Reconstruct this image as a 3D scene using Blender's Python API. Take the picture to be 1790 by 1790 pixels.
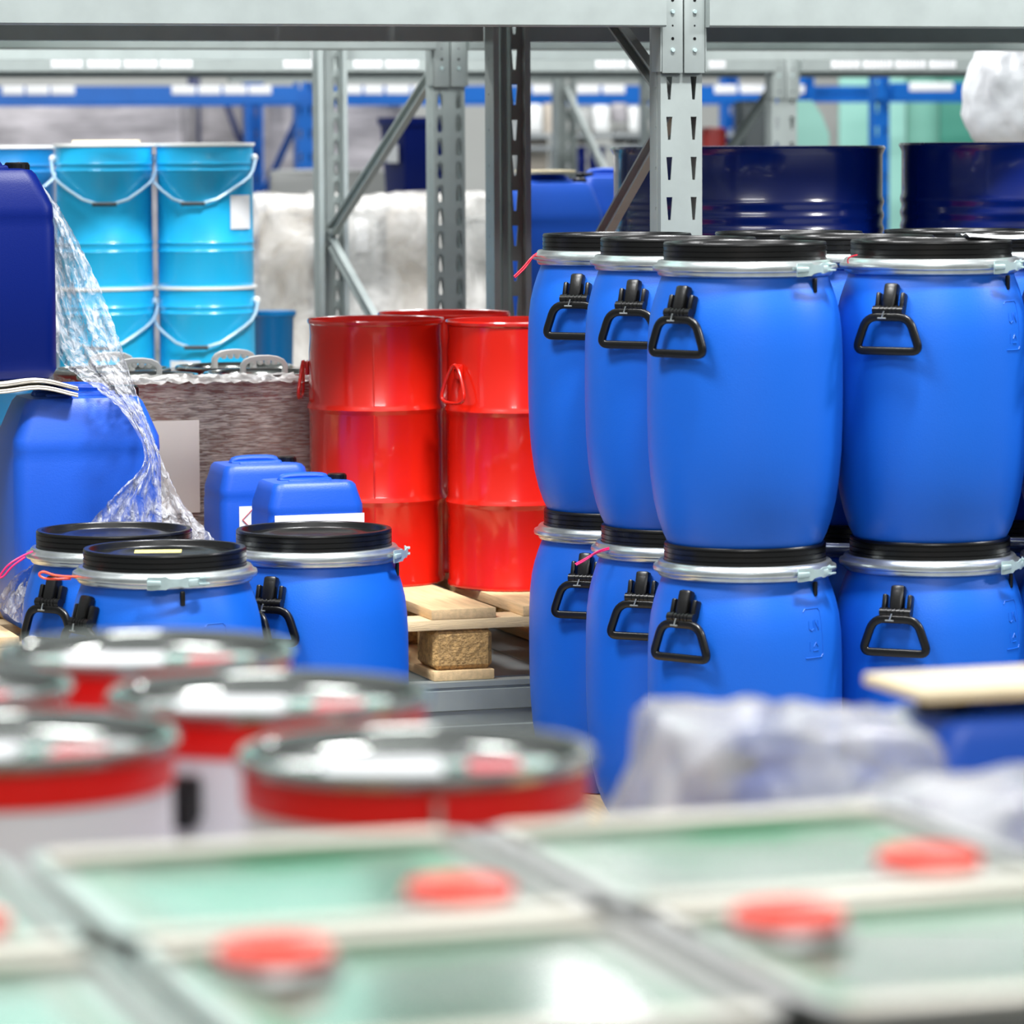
import bpy, bmesh, math, random
from math import sin, cos, pi, radians, sqrt, atan2
from mathutils import Vector, Matrix
random.seed(7)
for o in list(bpy.data.objects): bpy.data.objects.remove(o)
S = bpy.context.scene
COL = S.collection

# ------------------------------------------------------------------ camera
F = 7000.0; PITCH = math.atan(655.0/F); ROLL = radians(0.30); CAMZ = 1.6
fw = Vector((0, cos(PITCH), -sin(PITCH))); r0 = Vector((1, 0, 0)); u0 = Vector((0, sin(PITCH), cos(PITCH)))
rt = r0*cos(ROLL) - u0*sin(ROLL); up = u0*cos(ROLL) + r0*sin(ROLL)
cd = bpy.data.cameras.new('camera'); cam = bpy.data.objects.new('camera', cd); COL.objects.link(cam)
M = Matrix((rt, up, -fw)).transposed().to_4x4(); M.translation = (0, 0, CAMZ); cam.matrix_world = M
cd.sensor_width = 36; cd.sensor_fit = 'HORIZONTAL'; cd.lens = F*36/1790.0; cd.clip_end = 200
cd.dof.use_dof = True; cd.dof.focus_distance = 8.75; cd.dof.aperture_fstop = 4.6; cd.dof.aperture_blades = 0
S.camera = cam

# ------------------------------------------------------------------ world, lights, exposure
S.view_settings.view_transform = 'Standard'; S.view_settings.look = 'None'
S.view_settings.gamma = 1; S.view_settings.use_curve_mapping = False
S.view_settings.exposure = -0.08
w = bpy.data.worlds.new('hall_light'); S.world = w; w.use_nodes = True
nt = w.node_tree; nt.nodes.clear()
tc = nt.nodes.new('ShaderNodeTexCoord'); sx = nt.nodes.new('ShaderNodeSeparateXYZ')
rp = nt.nodes.new('ShaderNodeValToRGB'); bg = nt.nodes.new('ShaderNodeBackground'); ow = nt.nodes.new('ShaderNodeOutputWorld')
nt.links.new(tc.outputs['Generated'], sx.inputs[0]); nt.links.new(sx.outputs['Z'], rp.inputs[0])
rp.color_ramp.elements[0].position = 0.0; rp.color_ramp.elements[0].color = (.22, .24, .235, 1)
rp.color_ramp.elements[1].position = 0.55; rp.color_ramp.elements[1].color = (.95, .98, 1.0, 1)
nt.links.new(rp.outputs[0], bg.inputs[0]); bg.inputs[1].default_value = 0.48
nt.links.new(bg.outputs[0], ow.inputs[0])

def area(name, loc, target, sx_, sy_, power, col=(1, 1, 1)):
    l = bpy.data.lights.new(name, 'AREA'); l.shape = 'RECTANGLE'; l.size = sx_; l.size_y = sy_; l.energy = power; l.color = col
    o = bpy.data.objects.new(name, l); COL.objects.link(o); o.location = loc
    o.rotation_euler = (Vector(target)-Vector(loc)).to_track_quat('-Z', 'Y').to_euler()
    return o
area('skylight_aisle', (-2.2, 6.5, 5.6), (0.2, 8.9, 0.8), 2.0, 1.0, 330)
area('ceiling_light_key', (1.3, 7.0, 5.8), (0.0, 9.6, 0.9), 1.2, 0.4, 560)
area('ceiling_light_front', (0.8, 0.6, 5.2), (0.3, 5.5, 0.6), 3.4, 0.6, 170)
area('fill_light_right', (4.6, 7.9, 3.5), (1.8, 10.2, 1.4), 0.6, 0.4, 130)  # fill lamp added to light the navy drum at the right
gl = area('fill_light_gap', (-1.25, 11.55, 3.3), (-1.25, 11.55, 0), 1.4, 0.12, 62); gl.rotation_euler = (0, 0, radians(18))  # added fill strip that brightens the cyan pails
gl = area('fill_light_gap', (0.35, 12.0, 3.3), (0.35, 12.0, 0), 0.5, 0.12, 26); gl.rotation_euler = (0, 0, radians(18))  # second added fill strip, for the blue canisters in the second rack
area('ceiling_light_back', (-0.2, 14.0, 4.6), (-0.2, 14.6, 0), 7.0, 1.0, 250)
area('ceiling_light_far', (-0.2, 19.6, 5.0), (-0.2, 22.5, 0.6), 12.0, 1.5, 430)

# ------------------------------------------------------------------ helpers
def at(px, py, D):
    d = fw + rt*((px-895)/F) - up*((py-895)/F)
    return Vector((0, 0, CAMZ)) + d*(D/d.y)
TH = radians(18.0); CU = Vector((cos(TH), sin(TH), 0)); CV = Vector((-sin(TH), cos(TH), 0))
O1 = Vector((.396, 9.3, 0))
def uv(u, v, z=0.0): return O1 + CU*u + CV*v + Vector((0, 0, z))

def lin(c):
    return tuple((x/255/12.92 if x/255 <= .04045 else ((x/255+.055)/1.055)**2.4) for x in c) + (1,)
def mat(name, rgb, rough=.5, metal=0., bump=0., bscale=200, spec=.5, noise=0., nscale=8, alpha=None, stretch=None, coat=0.):
    m = bpy.data.materials.new(name); m.use_nodes = True; t = m.node_tree; p = t.nodes['Principled BSDF']
    c = lin(rgb); p.inputs['Base Color'].default_value = c; p.inputs['Roughness'].default_value = rough
    p.inputs['Metallic'].default_value = metal; p.inputs['Specular IOR Level'].default_value = spec
    if coat: p.inputs['Coat Weight'].default_value = coat; p.inputs['Coat Roughness'].default_value = .08
    tcn = t.nodes.new('ShaderNodeTexCoord'); mp = t.nodes.new('ShaderNodeMapping')
    t.links.new(tcn.outputs['Object'], mp.inputs[0])
    if stretch: mp.inputs['Scale'].default_value = stretch
    if noise:
        n = t.nodes.new('ShaderNodeTexNoise'); n.inputs['Scale'].default_value = nscale; n.inputs['Detail'].default_value = 6
        t.links.new(mp.outputs[0], n.inputs['Vector'])
        r = t.nodes.new('ShaderNodeValToRGB'); r.color_ramp.elements[0].position = .3; r.color_ramp.elements[1].position = .7
        r.color_ramp.elements[0].color = tuple(x*(1-noise) for x in c[:3])+(1,)
        r.color_ramp.elements[1].color = tuple(min(1, x*(1+noise*.5)) for x in c[:3])+(1,)
        t.links.new(n.outputs[0], r.inputs[0]); t.links.new(r.outputs[0], p.inputs['Base Color'])
    if bump:
        n2 = t.nodes.new('ShaderNodeTexNoise'); n2.inputs['Scale'].default_value = bscale; n2.inputs['Detail'].default_value = 4
        t.links.new(mp.outputs[0], n2.inputs['Vector'])
        b = t.nodes.new('ShaderNodeBump'); b.inputs['Strength'].default_value = bump; b.inputs['Distance'].default_value = .01
        t.links.new(n2.outputs[0], b.inputs['Height']); t.links.new(b.outputs[0], p.inputs['Normal'])
    return m
def film_mat(name, rgb, opac=.35, scale=30, stretch=(1, 1, 1), rough=.18, hi=.85, bump=.8):
    m = bpy.data.materials.new(name); m.use_nodes = True; t = m.node_tree; p = t.nodes['Principled BSDF']
    out = t.nodes['Material Output']
    p.inputs['Base Color'].default_value = lin(rgb); p.inputs['Roughness'].default_value = rough
    p.inputs['Specular IOR Level'].default_value = .8
    tr = t.nodes.new('ShaderNodeBsdfTransparent'); mx = t.nodes.new('ShaderNodeMixShader')
    tcn = t.nodes.new('ShaderNodeTexCoord'); mp = t.nodes.new('ShaderNodeMapping'); mp.inputs['Scale'].default_value = stretch
    n = t.nodes.new('ShaderNodeTexNoise'); n.inputs['Scale'].default_value = scale; n.inputs['Detail'].default_value = 7; n.inputs['Distortion'].default_value = .6
    n.noise_type = 'RIDGED_MULTIFRACTAL' if False else 'FBM'
    r = t.nodes.new('ShaderNodeMapRange'); r.inputs[1].default_value = .38; r.inputs[2].default_value = .66
    r.inputs[3].default_value = opac*.45; r.inputs[4].default_value = hi
    t.links.new(tcn.outputs['Object'], mp.inputs[0]); t.links.new(mp.outputs[0], n.inputs['Vector'])
    t.links.new(n.outputs[0], r.inputs[0]); t.links.new(r.outputs[0], mx.inputs[0])
    b = t.nodes.new('ShaderNodeBump'); b.inputs['Strength'].default_value = bump; b.inputs['Distance'].default_value = .02
    t.links.new(n.outputs[0], b.inputs['Height']); t.links.new(b.outputs[0], p.inputs['Normal'])
    t.links.new(tr.outputs[0], mx.inputs[1]); t.links.new(p.outputs[0], mx.inputs[2]); t.links.new(mx.outputs[0], out.inputs[0])
    return m

MT = dict(
 blue=mat('blue_plastic', (16, 98, 208), .42, bump=.06, bscale=350, spec=.45),
 darkblue=mat('dark_blue_plastic', (0, 22, 96), .4, bump=.05, bscale=350, spec=.2),
 canblue=mat('canister_blue_plastic', (20, 84, 196), .42, bump=.06, bscale=300),
 navy=mat('navy_paint', (2, 30, 112), .22, coat=.6, bump=.02, bscale=20),
 black=mat('black_plastic', (12, 12, 12), .3, bump=.03, bscale=150),
 ring=mat('galvanised_ring', (205, 212, 212), .28, metal=.85, noise=.15, nscale=30),
 zinc=mat('zinc_latch', (196, 218, 218), .4, metal=.5, noise=.12, nscale=40),
 steel=mat('grey_rack_steel', (154, 163, 161), .42, metal=.25, noise=.08, nscale=14, bump=.02, bscale=60),
 dsteel=mat('rack_inner_steel', (150, 156, 158), .5, metal=.3, noise=.1, nscale=14),
 bluerack=mat('blue_rack_paint', (0, 96, 184), .4, noise=.08),
 navyrack=mat('dark_blue_rack_paint', (10, 30, 80), .4, noise=.08),
 red=mat('red_enamel', (208, 28, 12), .24, coat=.7, bump=.03, bscale=12, noise=.06, nscale=5),
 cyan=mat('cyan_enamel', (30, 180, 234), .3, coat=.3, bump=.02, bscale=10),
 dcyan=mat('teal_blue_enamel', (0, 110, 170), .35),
 white=mat('white_plastic', (238, 240, 238), .45),
 paper=mat('white_paper', (236, 238, 240), .7),
 yellow=mat('yellow_note_paper', (226, 214, 130), .8),
 cream=mat('cream_board', (228, 214, 180), .75, noise=.08, nscale=20),
 wood=mat('pallet_pine', (224, 192, 142), .75, noise=.22, nscale=7, stretch=(9, 1, 9), bump=.2, bscale=40),
 chip=mat('pressed_wood_chip', (196, 158, 102), .85, noise=.45, nscale=120, bump=.6, bscale=140),
 concrete=mat('concrete_floor', (128, 130, 130), .6, noise=.15, nscale=3, bump=.05, bscale=40),
 wall=mat('hall_wall', (206, 208, 204), .8, noise=.04, nscale=2),
 teal=mat('pale_teal_panel', (150, 208, 194), .5, noise=.05, nscale=3),
 green=mat('green_panel', (52, 138, 118), .5, noise=.06, nscale=3),
 tin=mat('tinplate', (176, 180, 176), .16, metal=.95, bump=.012, bscale=14),
 tinrim=mat('tinplate_rim', (210, 212, 208), .3, metal=.8),
 tinwhite=mat('white_tin_paint', (226, 228, 236), .35),
 tinred=mat('red_tin_band', (226, 20, 16), .35),
 tingreen=mat('green_reflection_top', (76, 160, 116), .3, metal=.5, noise=.5, nscale=5, bump=.05, bscale=9),  # green of the reflected hall painted into the can tops
 cap=mat('orange_red_cap', (250, 70, 44), .45),
 pinklabel=mat('pink_red_label', (214, 84, 92), .6),
 creamtin=mat('cream_tin_seam', (230, 226, 210), .4, metal=.2),
 pink=mat('pink_cord', (235, 40, 110), .4), orange=mat('orange_cord', (255, 92, 60), .4), redcord=mat('red_cord', (238, 40, 60), .4),
 wire=mat('pail_wire', (178, 205, 222), .35, metal=.4), grip=mat('dark_grip', (50, 62, 70), .5),
 beige=mat('beige_carton', (196, 186, 172), .75, noise=.12, nscale=5),
 greyload=mat('grey_wrapped_cartons', (178, 174, 178), .55, noise=.3, nscale=6, stretch=(1, 1, 4), bump=.4, bscale=14),
 greybox=mat('grey_cabinet_paint', (172, 174, 172), .5),
 darkbox=mat('dark_machine_paint', (22, 40, 44), .5),
 maroon=mat('maroon_tin', (150, 40, 36), .4, noise=.4, nscale=9),
 brownload=mat('wrapped_tin_sides', (160, 112, 98), .5, noise=.55, nscale=7, stretch=(1, 1, 1.5)),
 film=film_mat('clear_wrap_film', (206, 208, 214), .36, 58, (1, 1, .45), .13, .86, 1.0),
 filmload=film_mat('stretch_wrap', (232, 218, 210), .4, 30, (1, 1, 10), .12, .85, .7),
 filmwhite=film_mat('milky_wrap_film', (236, 234, 230), .5, 7, (1, 1, 1), .2, .85, 1.0),
 filmfg=film_mat('crumpled_grey_film', (206, 208, 212), .9, 12, (1, 1, 1), .16, .95, 1.0),
 bag=mat('white_bag_film', (226, 228, 232), .3, bump=.8, bscale=7, noise=.08, nscale=6),
 redink=mat('red_ink', (210, 50, 50), .7), inkgrey=mat('grey_ink', (170, 172, 176), .7),
)

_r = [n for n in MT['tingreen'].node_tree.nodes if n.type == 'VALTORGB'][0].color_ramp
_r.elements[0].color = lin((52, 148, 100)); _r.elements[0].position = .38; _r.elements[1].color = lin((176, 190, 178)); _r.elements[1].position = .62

def obj(name, bm, m, parent=None, smooth=True, ang=40, loc=None):
    bmesh.ops.recalc_face_normals(bm, faces=bm.faces[:])
    me = bpy.data.meshes.new(name); bm.to_mesh(me); bm.free()
    if smooth: me.shade_smooth(); me.set_sharp_from_angle(angle=radians(ang))
    if m: me.materials.append(m if not isinstance(m, str) else MT[m])
    o = bpy.data.objects.new(name, me); COL.objects.link(o)
    if parent: o.parent = parent
    if loc is not None: o.location = loc
    return o
def tag(o, label, cat, group=None):
    o['label'] = label; o['category'] = cat
    if group: o['group'] = group
    return o
def thing(name, label, cat, loc=(0, 0, 0), rz=0., group=None):
    o = bpy.data.objects.new(name, None); COL.objects.link(o); o.location = loc; o.rotation_euler = (0, 0, rz)
    o.empty_display_size = .05
    return tag(o, label, cat, group)
def struct(o): o['kind'] = 'structure'; return o
def dup(root, loc, rz, label, group=None):
    def cp(o, par):
        c = o.copy(); COL.objects.link(c)
        if par: c.parent = par
        for ch in o.children: cp(ch, c)
        return c
    r = cp(root, None); r.location = loc; r.rotation_euler = (0, 0, rz); r['label'] = label
    if group: r['group'] = group
    return r

def box(bm, c, s, rz=0., bevel=0., rot=None, seg=2):
    g = bmesh.ops.create_cube(bm, size=1)['verts']
    bmesh.ops.scale(bm, vec=s, verts=g)
    if bevel:
        ed = list({e for v in g for e in v.link_edges})
        r = bmesh.ops.bevel(bm, geom=ed, offset=bevel, segments=seg, affect='EDGES', profile=.5)
        g = list({v for f in r['faces'] for v in f.verts} | {v for v in g if v.is_valid})
    if rot is not None: bmesh.ops.rotate(bm, cent=(0, 0, 0), matrix=rot, verts=g)
    elif rz: bmesh.ops.rotate(bm, cent=(0, 0, 0), matrix=Matrix.Rotation(rz, 3, 'Z'), verts=g)
    bmesh.ops.translate(bm, vec=c, verts=g)
    return g
def lathe(bm, prof, n=64, closed=True, ctr=(0, 0, 0)):
    rings = []
    for r, z in prof:
        if r < 1e-6: rings.append([bm.verts.new((ctr[0], ctr[1], ctr[2]+z))])
        else: rings.append([bm.verts.new((ctr[0]+r*cos(2*pi*i/n), ctr[1]+r*sin(2*pi*i/n), ctr[2]+z)) for i in range(n)])
    for a, b in zip(rings, rings[1:]):
        if len(a) == 1 and len(b) == 1: continue
        for i in range(n):
            j = (i+1) % n
            if len(a) == 1: bm.faces.new((a[0], b[j], b[i]))
            elif len(b) == 1: bm.faces.new((a[i], a[j], b[0]))
            else: bm.faces.new((a[i], a[j], b[j], b[i]))
    return rings
def tube(bm, pts, r, n=10, closed=False, sq=None):
    pts = [Vector(p) for p in pts]; N = len(pts); rings = []
    prev = None
    for k in range(N):
        a = pts[(k-1) % N] if (closed or k > 0) else pts[k]; b = pts[(k+1) % N] if (closed or k < N-1) else pts[k]
        t = (b-a).normalized()
        if prev is None:
            x = t.orthogonal().normalized()
            if sq: x = (Vector(sq[2]) - t*Vector(sq[2]).dot(t)).normalized()
        else: x = (prev - t*prev.dot(t)).normalized()
        prev = x; y = t.cross(x)
        if sq: rings.append([bm.verts.new(pts[k] + x*(sq[0]*sgp(cos(2*pi*i/n))) + y*(sq[1]*sgp(sin(2*pi*i/n)))) for i in range(n)])
        else: rings.append([bm.verts.new(pts[k] + x*(r*cos(2*pi*i/n)) + y*(r*sin(2*pi*i/n))) for i in range(n)])
    rr = list(zip(rings, rings[1:])) + ([(rings[-1], rings[0])] if closed else [])
    for a, b in rr:
        for i in range(n): bm.faces.new((a[i], a[(i+1) % n], b[(i+1) % n], b[i]))
    if not closed:
        bm.faces.new(rings[0]); bm.faces.new(rings[-1])
def sgp(v, e=.55): return (abs(v)**e)*(1 if v >= 0 else -1)
def smooth_path(pts, it=3, closed=False):
    pts = [Vector(p) for p in pts]
    for _ in range(it):
        q = []
        N = len(pts)
        for i in range(N if closed else N-1):
            a, b = pts[i], pts[(i+1) % N]
            q += [a*.75+b*.25, a*.25+b*.75]
        if not closed: q = [pts[0]]+q+[pts[-1]]
        pts = q
    return pts
def rrect(hx, hy, r, n=5):
    r = min(r, hx*.98, hy*.98); out = []
    for cx, cy, a0 in ((hx-r, hy-r, 0), (-(hx-r), hy-r, 90), (-(hx-r), -(hy-r), 180), (hx-r, -(hy-r), 270)):
        for k in range(n+1):
            a = radians(a0+90*k/n); out.append((cx+r*cos(a), cy+r*sin(a)))
    return out
def loft(bm, secs, cap=True):   # secs: (z, hx, hy, r[, cx, cy])
    rings = []
    for s in secs:
        cx, cy = (s[4], s[5]) if len(s) > 4 else (0, 0)
        rings.append([bm.verts.new((x+cx, y+cy, s[0])) for x, y in rrect(s[1], s[2], s[3])])
    for a, b in zip(rings, rings[1:]):
        n = len(a)
        for i in range(n): bm.faces.new((a[i], a[(i+1) % n], b[(i+1) % n], b[i]))
    if cap: bm.faces.new(rings[0]); bm.faces.new(rings[-1])

# ------------------------------------------------------------------ structure
bm = bmesh.new(); box(bm, (0, 12, -.05), (40, 44, .1)); fl = struct(obj('floor', bm, 'concrete', smooth=False))
bm = bmesh.new(); c = uv(0, 17.5); box(bm, (c.x, c.y, 3), (34, .2, 6), TH); struct(obj('wall_back', bm, 'wall', smooth=False))
bm = bmesh.new(); c = uv(0, 17.36); box(bm, (c.x, c.y, 4.35), (34, .06, 3.3), TH); struct(obj('reflection_band_1', bm, 'green', smooth=False))  # green band added above the view to tint reflections in the tin lids
def panel(name, px0, px1, D, z0, z1, m, t=.06):
    a = at(px0, 240, D); b = at(px1, 240, D)
    bm = bmesh.new(); box(bm, ((a.x+b.x)/2, D, (z0+z1)/2), (abs(b.x-a.x), t, z1-z0), bevel=.004); return obj(name, bm, m)
bd = [('pale teal swing door leaf far right beside blue upright', 1466, 1538, 23.4, 'teal'),
      ('pale teal door leaf right of the far blue upright', 1540, 1582, 23.3, 'teal'),
      ('mid teal door leaf between pale and green leaves', 1584, 1640, 23.5, 'tealmid'),
      ('dark green door leaf behind the white bag', 1642, 1790, 23.4, 'green')]
MT['tealmid'] = mat('mid_teal_panel', (122, 188, 170), .5, noise=.05, nscale=3)
for i, (lb, a, b, D, m) in enumerate(bd):
    o = panel('door_%d' % (i+1), a, b, D, 0, 2.6, m); struct(o)

# ------------------------------------------------------------------ pallet racks
def perf(bm, fn, x0, x1, cols, hw, pitch, n, z0, slot, ztop):
    """plate in (x,z) with slot columns; fn maps (x,z)->Vector"""
    def q(*p): bm.faces.new([bm.verts.new(fn(*a)) for a in p])
    xs = [x0]
    for c in cols: xs += [c-hw, c+hw]
    xs.append(x1)
    for k in range(0, len(xs), 2): q((xs[k], z0), (xs[k+1], z0), (xs[k+1], ztop), (xs[k], ztop))
    for c in cols:
        for i in range(n):
            a = z0+i*pitch; b = a+pitch; m0 = (a+b)/2
            wt, wm, wb, h = slot
            T = m0+h/2; Mi = m0+h*.22; B = m0-h/2
            q((c-hw, a), (c, a), (c, B), (c-wb, B), (c-wm, Mi), (c-wt, T), (c, T), (c, b), (c-hw, b))
            q((c+hw, b), (c, b), (c, T), (c+wt, T), (c+wm, Mi), (c+wb, B), (c, B), (c, a), (c+hw, a))
        zt = z0+n*pitch
        if zt < ztop: q((c-hw, zt), (c+hw, zt), (c+hw, ztop), (c-hw, ztop))
def post(par, x, y, back, W, dp, pitch, H, m, sl):
    bm = bmesh.new(); n = int(H/pitch)
    yw = y if not back else y; s = 1 if not back else -1
    cols = (-W*.30, W*.30)
    def groove(a): return s*.007*max(0, 1-abs(a)/(W*.12))
    perf(bm, lambda a, z: Vector((x+a, yw, z)), -W/2, W/2, cols, W*.1, pitch, n, 0, sl, H)
    for sd in (-1, 1):
        perf(bm, lambda a, z: Vector((x+sd*W/2, yw+s*a, z)), 0, dp, (dp*.45,), dp*.1, pitch, n, 0, (.0022, .0026, .002, .007), H)
        bm.faces.new([bm.verts.new(v) for v in ((x+sd*W/2, yw+s*dp, 0), (x+sd*(W/2-.014), yw+s*dp, 0), (x+sd*(W/2-.014), yw+s*dp, H), (x+sd*W/2, yw+s*dp, H))])
    box(bm, (x, yw+s*.003+s*.001, H/2), (W*.14, .004, H), bevel=.0015)
    bmesh.ops.remove_doubles(bm, verts=bm.verts[:], dist=.0002)
    o = obj('post', bm, m, par, smooth=False)
    md = o.modifiers.new('thick', 'SOLIDIFY'); md.thickness = .0028; md.offset = 0
    return o
def beam(par, x0, x1, y, z0, z1, m, t=.045, back=False):
    gr = z0 < 1.0
    s = -1 if back else 1
    h = z1-z0
    prof = ([(0, z1-.012), (.004, z1-.013), (.004, z1-.018), (0, z1-.02), (0, z0+h*.55), (.005, z0+h*.53), (.005, z0+h*.30), (0, z0+h*.28)] if gr else []) + [(0, z0+.004), (.004, z0), (t, z0), (t, z0+h*.35), (t*.8, z0+h*.37), (t*.8, z0+h*.6), (t, z0+h*.62), (t, z1), (0, z1)]
    bm = bmesh.new(); A = [bm.verts.new((x0, y+s*(p-t/2)*1, z)) for p, z in prof]; B = [bm.verts.new((x1, y+s*(p-t/2), z)) for p, z in prof]
    n = len(A)
    for i in range(n): bm.faces.new((A[i], A[(i+1) % n], B[(i+1) % n], B[i]))
    bm.faces.new(A); bm.faces.new(B)
    return obj('beam', bm, m, par, ang=25)
def connector(bmpar, x, y, z0, z1, side, W, m):
    """L-shaped end plate with hooks, side=+1 beam goes to +x"""
    bm = bmesh.new(); w_ = W*.5+.004
    box(bm, (x+side*w_/2, y-.006, (z0+z1)/2), (w_-.003, .005, z1-z0), bevel=.0022)
    box(bm, (x+side*(w_+.001), y+.022, (z0+z1)/2), (.004, .06, z1-z0-.006), bevel=.0015)
    o = obj('connector', bm, m, bmpar, ang=30)
    cx = x+side*W*.27
    for j in range(int((z1-z0)/.088)):
        zz = z1-.036-.088*j
        bb = bmesh.new()
        for rr1, rr2, dd, yy, dz in ((.0052, .0044, .006, -.0105, 0),):
            g = bmesh.ops.create_cone(bb, cap_ends=True, segments=14, radius1=rr1, radius2=rr2, depth=dd)['verts']
            bmesh.ops.rotate(bb, cent=(0, 0, 0), matrix=Matrix.Rotation(pi/2, 3, 'X'), verts=g); bmesh.ops.translate(bb, vec=(cx, y+yy, zz+dz), verts=g)
        b = obj('bolt', bb, 'zinc', bmpar, ang=40); b['label'] = 'small bright locking bolt'
        if zz-.068 < z0+.012: continue
        hb = bmesh.new()
        g = bmesh.ops.create_circle(hb, cap_ends=True, segments=12, radius=.0038)['verts']
        bmesh.ops.rotate(hb, cent=(0, 0, 0), matrix=Matrix.Rotation(pi/2, 3, 'X'), verts=g); bmesh.ops.translate(hb, vec=(cx, y-.0089, zz-.062), verts=g)
        obj('bolt_hole', hb, 'black', bmpar)
        hb = bmesh.new()
        g = bmesh.ops.create_circle(hb, cap_ends=True, segments=12, radius=.0022)['verts']
        bmesh.ops.rotate(hb, cent=(0, 0, 0), matrix=Matrix.Rotation(pi/2, 3, 'X'), verts=g); bmesh.ops.translate(hb, vec=(cx, y-.0089, zz-.032), verts=g)
        obj('bolt_hole', hb, 'black', bmpar)
def brace(par, x, y0, z0, y1, z1, m, w=.04):
    a = Vector((x, y0, z0)); b = Vector((x, y1, z1)); d = (b-a).normalized(); L = (b-a).length
    n = Vector((0, -d.z, d.y)) if True else None
    bm = bmesh.new()
    prof = [(-w/2, 0), (w/2, 0), (w/2, .022), (w/2-.006, .022), (w/2-.006, .004), (-w/2+.006, .004), (-w/2+.006, .022), (-w/2, .022)]
    X = Vector((-1, 0, 0))
    A = [bm.verts.new(a+n*p+X*q) for p, q in prof]; B = [bm.verts.new(b+n*p+X*q) for p, q in prof]
    k = len(A)
    for i in range(k): bm.faces.new((A[i], A[(i+1) % k], B[(i+1) % k], B[i]))
    bm.faces.new(A); bm.faces.new(B)
    return obj('brace', bm, m, par, ang=20)
def rack(label, origin, posts, depth, W, dp, pitch, m, levels, braces, ends, slot, H=2.3, group=None, deck='dsteel', conn=True, rz=TH):
    """local x along rack, y into depth"""
    t = thing('pallet_rack', label, 'rack', origin, rz, group)
    for x in posts:
        post(t, x, 0, False, W, dp, pitch, H, m, slot); post(t, x, depth, True, W, dp, pitch, H, m, slot)
        for (ya, za, yb, zb) in braces: brace(t, x+W*.1, ya, za, yb, zb, m)
    segs = [ends[0]] + list(posts) + [ends[1]]
    beams = []
    for (z0, z1) in levels:
        for i in range(len(segs)-1):
            a, b = segs[i], segs[i+1]
            for y, bk in ((-.012, False), (depth+.012, True)):
                bo = beam(t, a+(W/2+.003 if i > 0 else 0), b-(W/2+.003 if i < len(segs)-2 else 0), y+(-.012 if not bk else .012), z0, z1, m, back=bk)
                beams.append((bo, y, z0, bk))
                if conn and not bk:
                    if i > 0: connector(bo, a, y+.004, z0-.105, z1, 1, W, m)
                    if i < len(segs)-2: connector(bo, b, y+.004, z0-.105, z1, -1, W, m)
            if deck:
                bm = bmesh.new(); nn = max(1, int((b-a)/.3)); st = (b-a)/nn
                for k in range(nn): box(bm, (a+st*(k+.5), depth/2, z1-.018), (st-.004, depth-.1, .03), bevel=.003)
                obj('deck_panel', bm, deck, t, ang=30)
    return t, beams
SL1 = (.0075, .0062, .0032, .053)
r1, b1 = rack('near grey pallet rack with slotted uprights above the blue barrels', uv(0, 0), [0.0], 1.335, .100, .072, .0925, 'steel',
     [(.215, .36), (1.85, 2.01)], [(.05, 1.675, 1.28, 2.28), (.05, 1.66, 1.28, .92), (.05, .32, 1.28, .90)], (-3.3, 3.3), SL1)
p2 = at(785, 240, 11.6)
SL2 = (.0095, .008, .0045, .042)
r2, b2 = rack('second grey pallet rack behind the red drums with teardrop slotted uprights', (p2.x, p2.y, 0), [0.0], 1.32, .094, .07, .0668, 'steel',
     [(.215, .36), (1.85, 2.01)], [(.05, 1.83, 1.28, 1.30), (.05, .70, 1.28, 1.27)], (-2.6, 2.9), SL2, deck=None)
p3 = at(1371, 240, 15.9)
SL3 = (.008, .007, .004, .05)
r3, b3 = rack('third grey rack far behind with white location labels on its beam', (p3.x, p3.y, 0), [-3.25, 0.0], 1.3, .105, .07, .1, 'steel',
     [(.6, .74), (1.85, 1.96)], [(.05, 1.83, 1.25, 1.2)], (-4.0, 2.6), SL3)
p4 = at(984, 240, 19.0)
rack('far pale rack frame left of the third rack with thin diagonal brace', (p4.x, p4.y-1.3*.951, 0), [0.42], 1.3, .1, .07, .1, 'steel',
     [(.5, .62), (1.86, 1.98)], [(.05, 1.0, 1.25, 1.83)], (-1.2, 1.0), SL3, deck=None)
# blue rack
p5 = at(534, 240, 20.5)
r5, b5 = rack('blue pallet rack at the back with white labels along the beam', (p5.x, p5.y, 0), [0.0, 2.72], 1.1, .085, .07, .12, 'bluerack',
     [(.3, .42), (1.775, 1.865)], [(.05, 1.75, 1.05, 1.2), (.05, .6, 1.05, 1.2)], (-2.2, 2.75), SL3, conn=False, deck=None)
p6 = at(1541, 240, 20.9)
r6, b6 = rack('blue pallet rack at far right beside the teal doors', (p6.x, p6.y, 0), [0.0], 1.1, .085, .07, .12, 'bluerack',
     [(.3, .42), (1.78, 1.87)], [], (0.0, 1.6), SL3, conn=False, deck=None)
# dark back uprights of the blue rack at left
for i, (a, b) in enumerate(((330, 351), (425, 462))):
    q0 = at(a, 240, 22.97); q1 = at(b, 240, 22.97)
    bm = bmesh.new(); wd = q1.x-q0.x
    box(bm, ((q0.x+q1.x)/2, 22.97, 1.1), (wd, .07, 2.2), bevel=.006)
    if i == 1:
        for sx_ in (-1, 1): box(bm, ((q0.x+q1.x)/2+sx_*.11, 22.97, 1.68), (.035, .05, .36), rot=Matrix.Rotation(sx_*.35, 3, 'Y'), bevel=.004)
    tag(obj('rack_upright', bm, 'navyrack'), ['narrow near-black rack upright behind the cyan pails', 'wide dark blue rack upright with knee braces right of the cyan pails'][i], 'upright')

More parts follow.
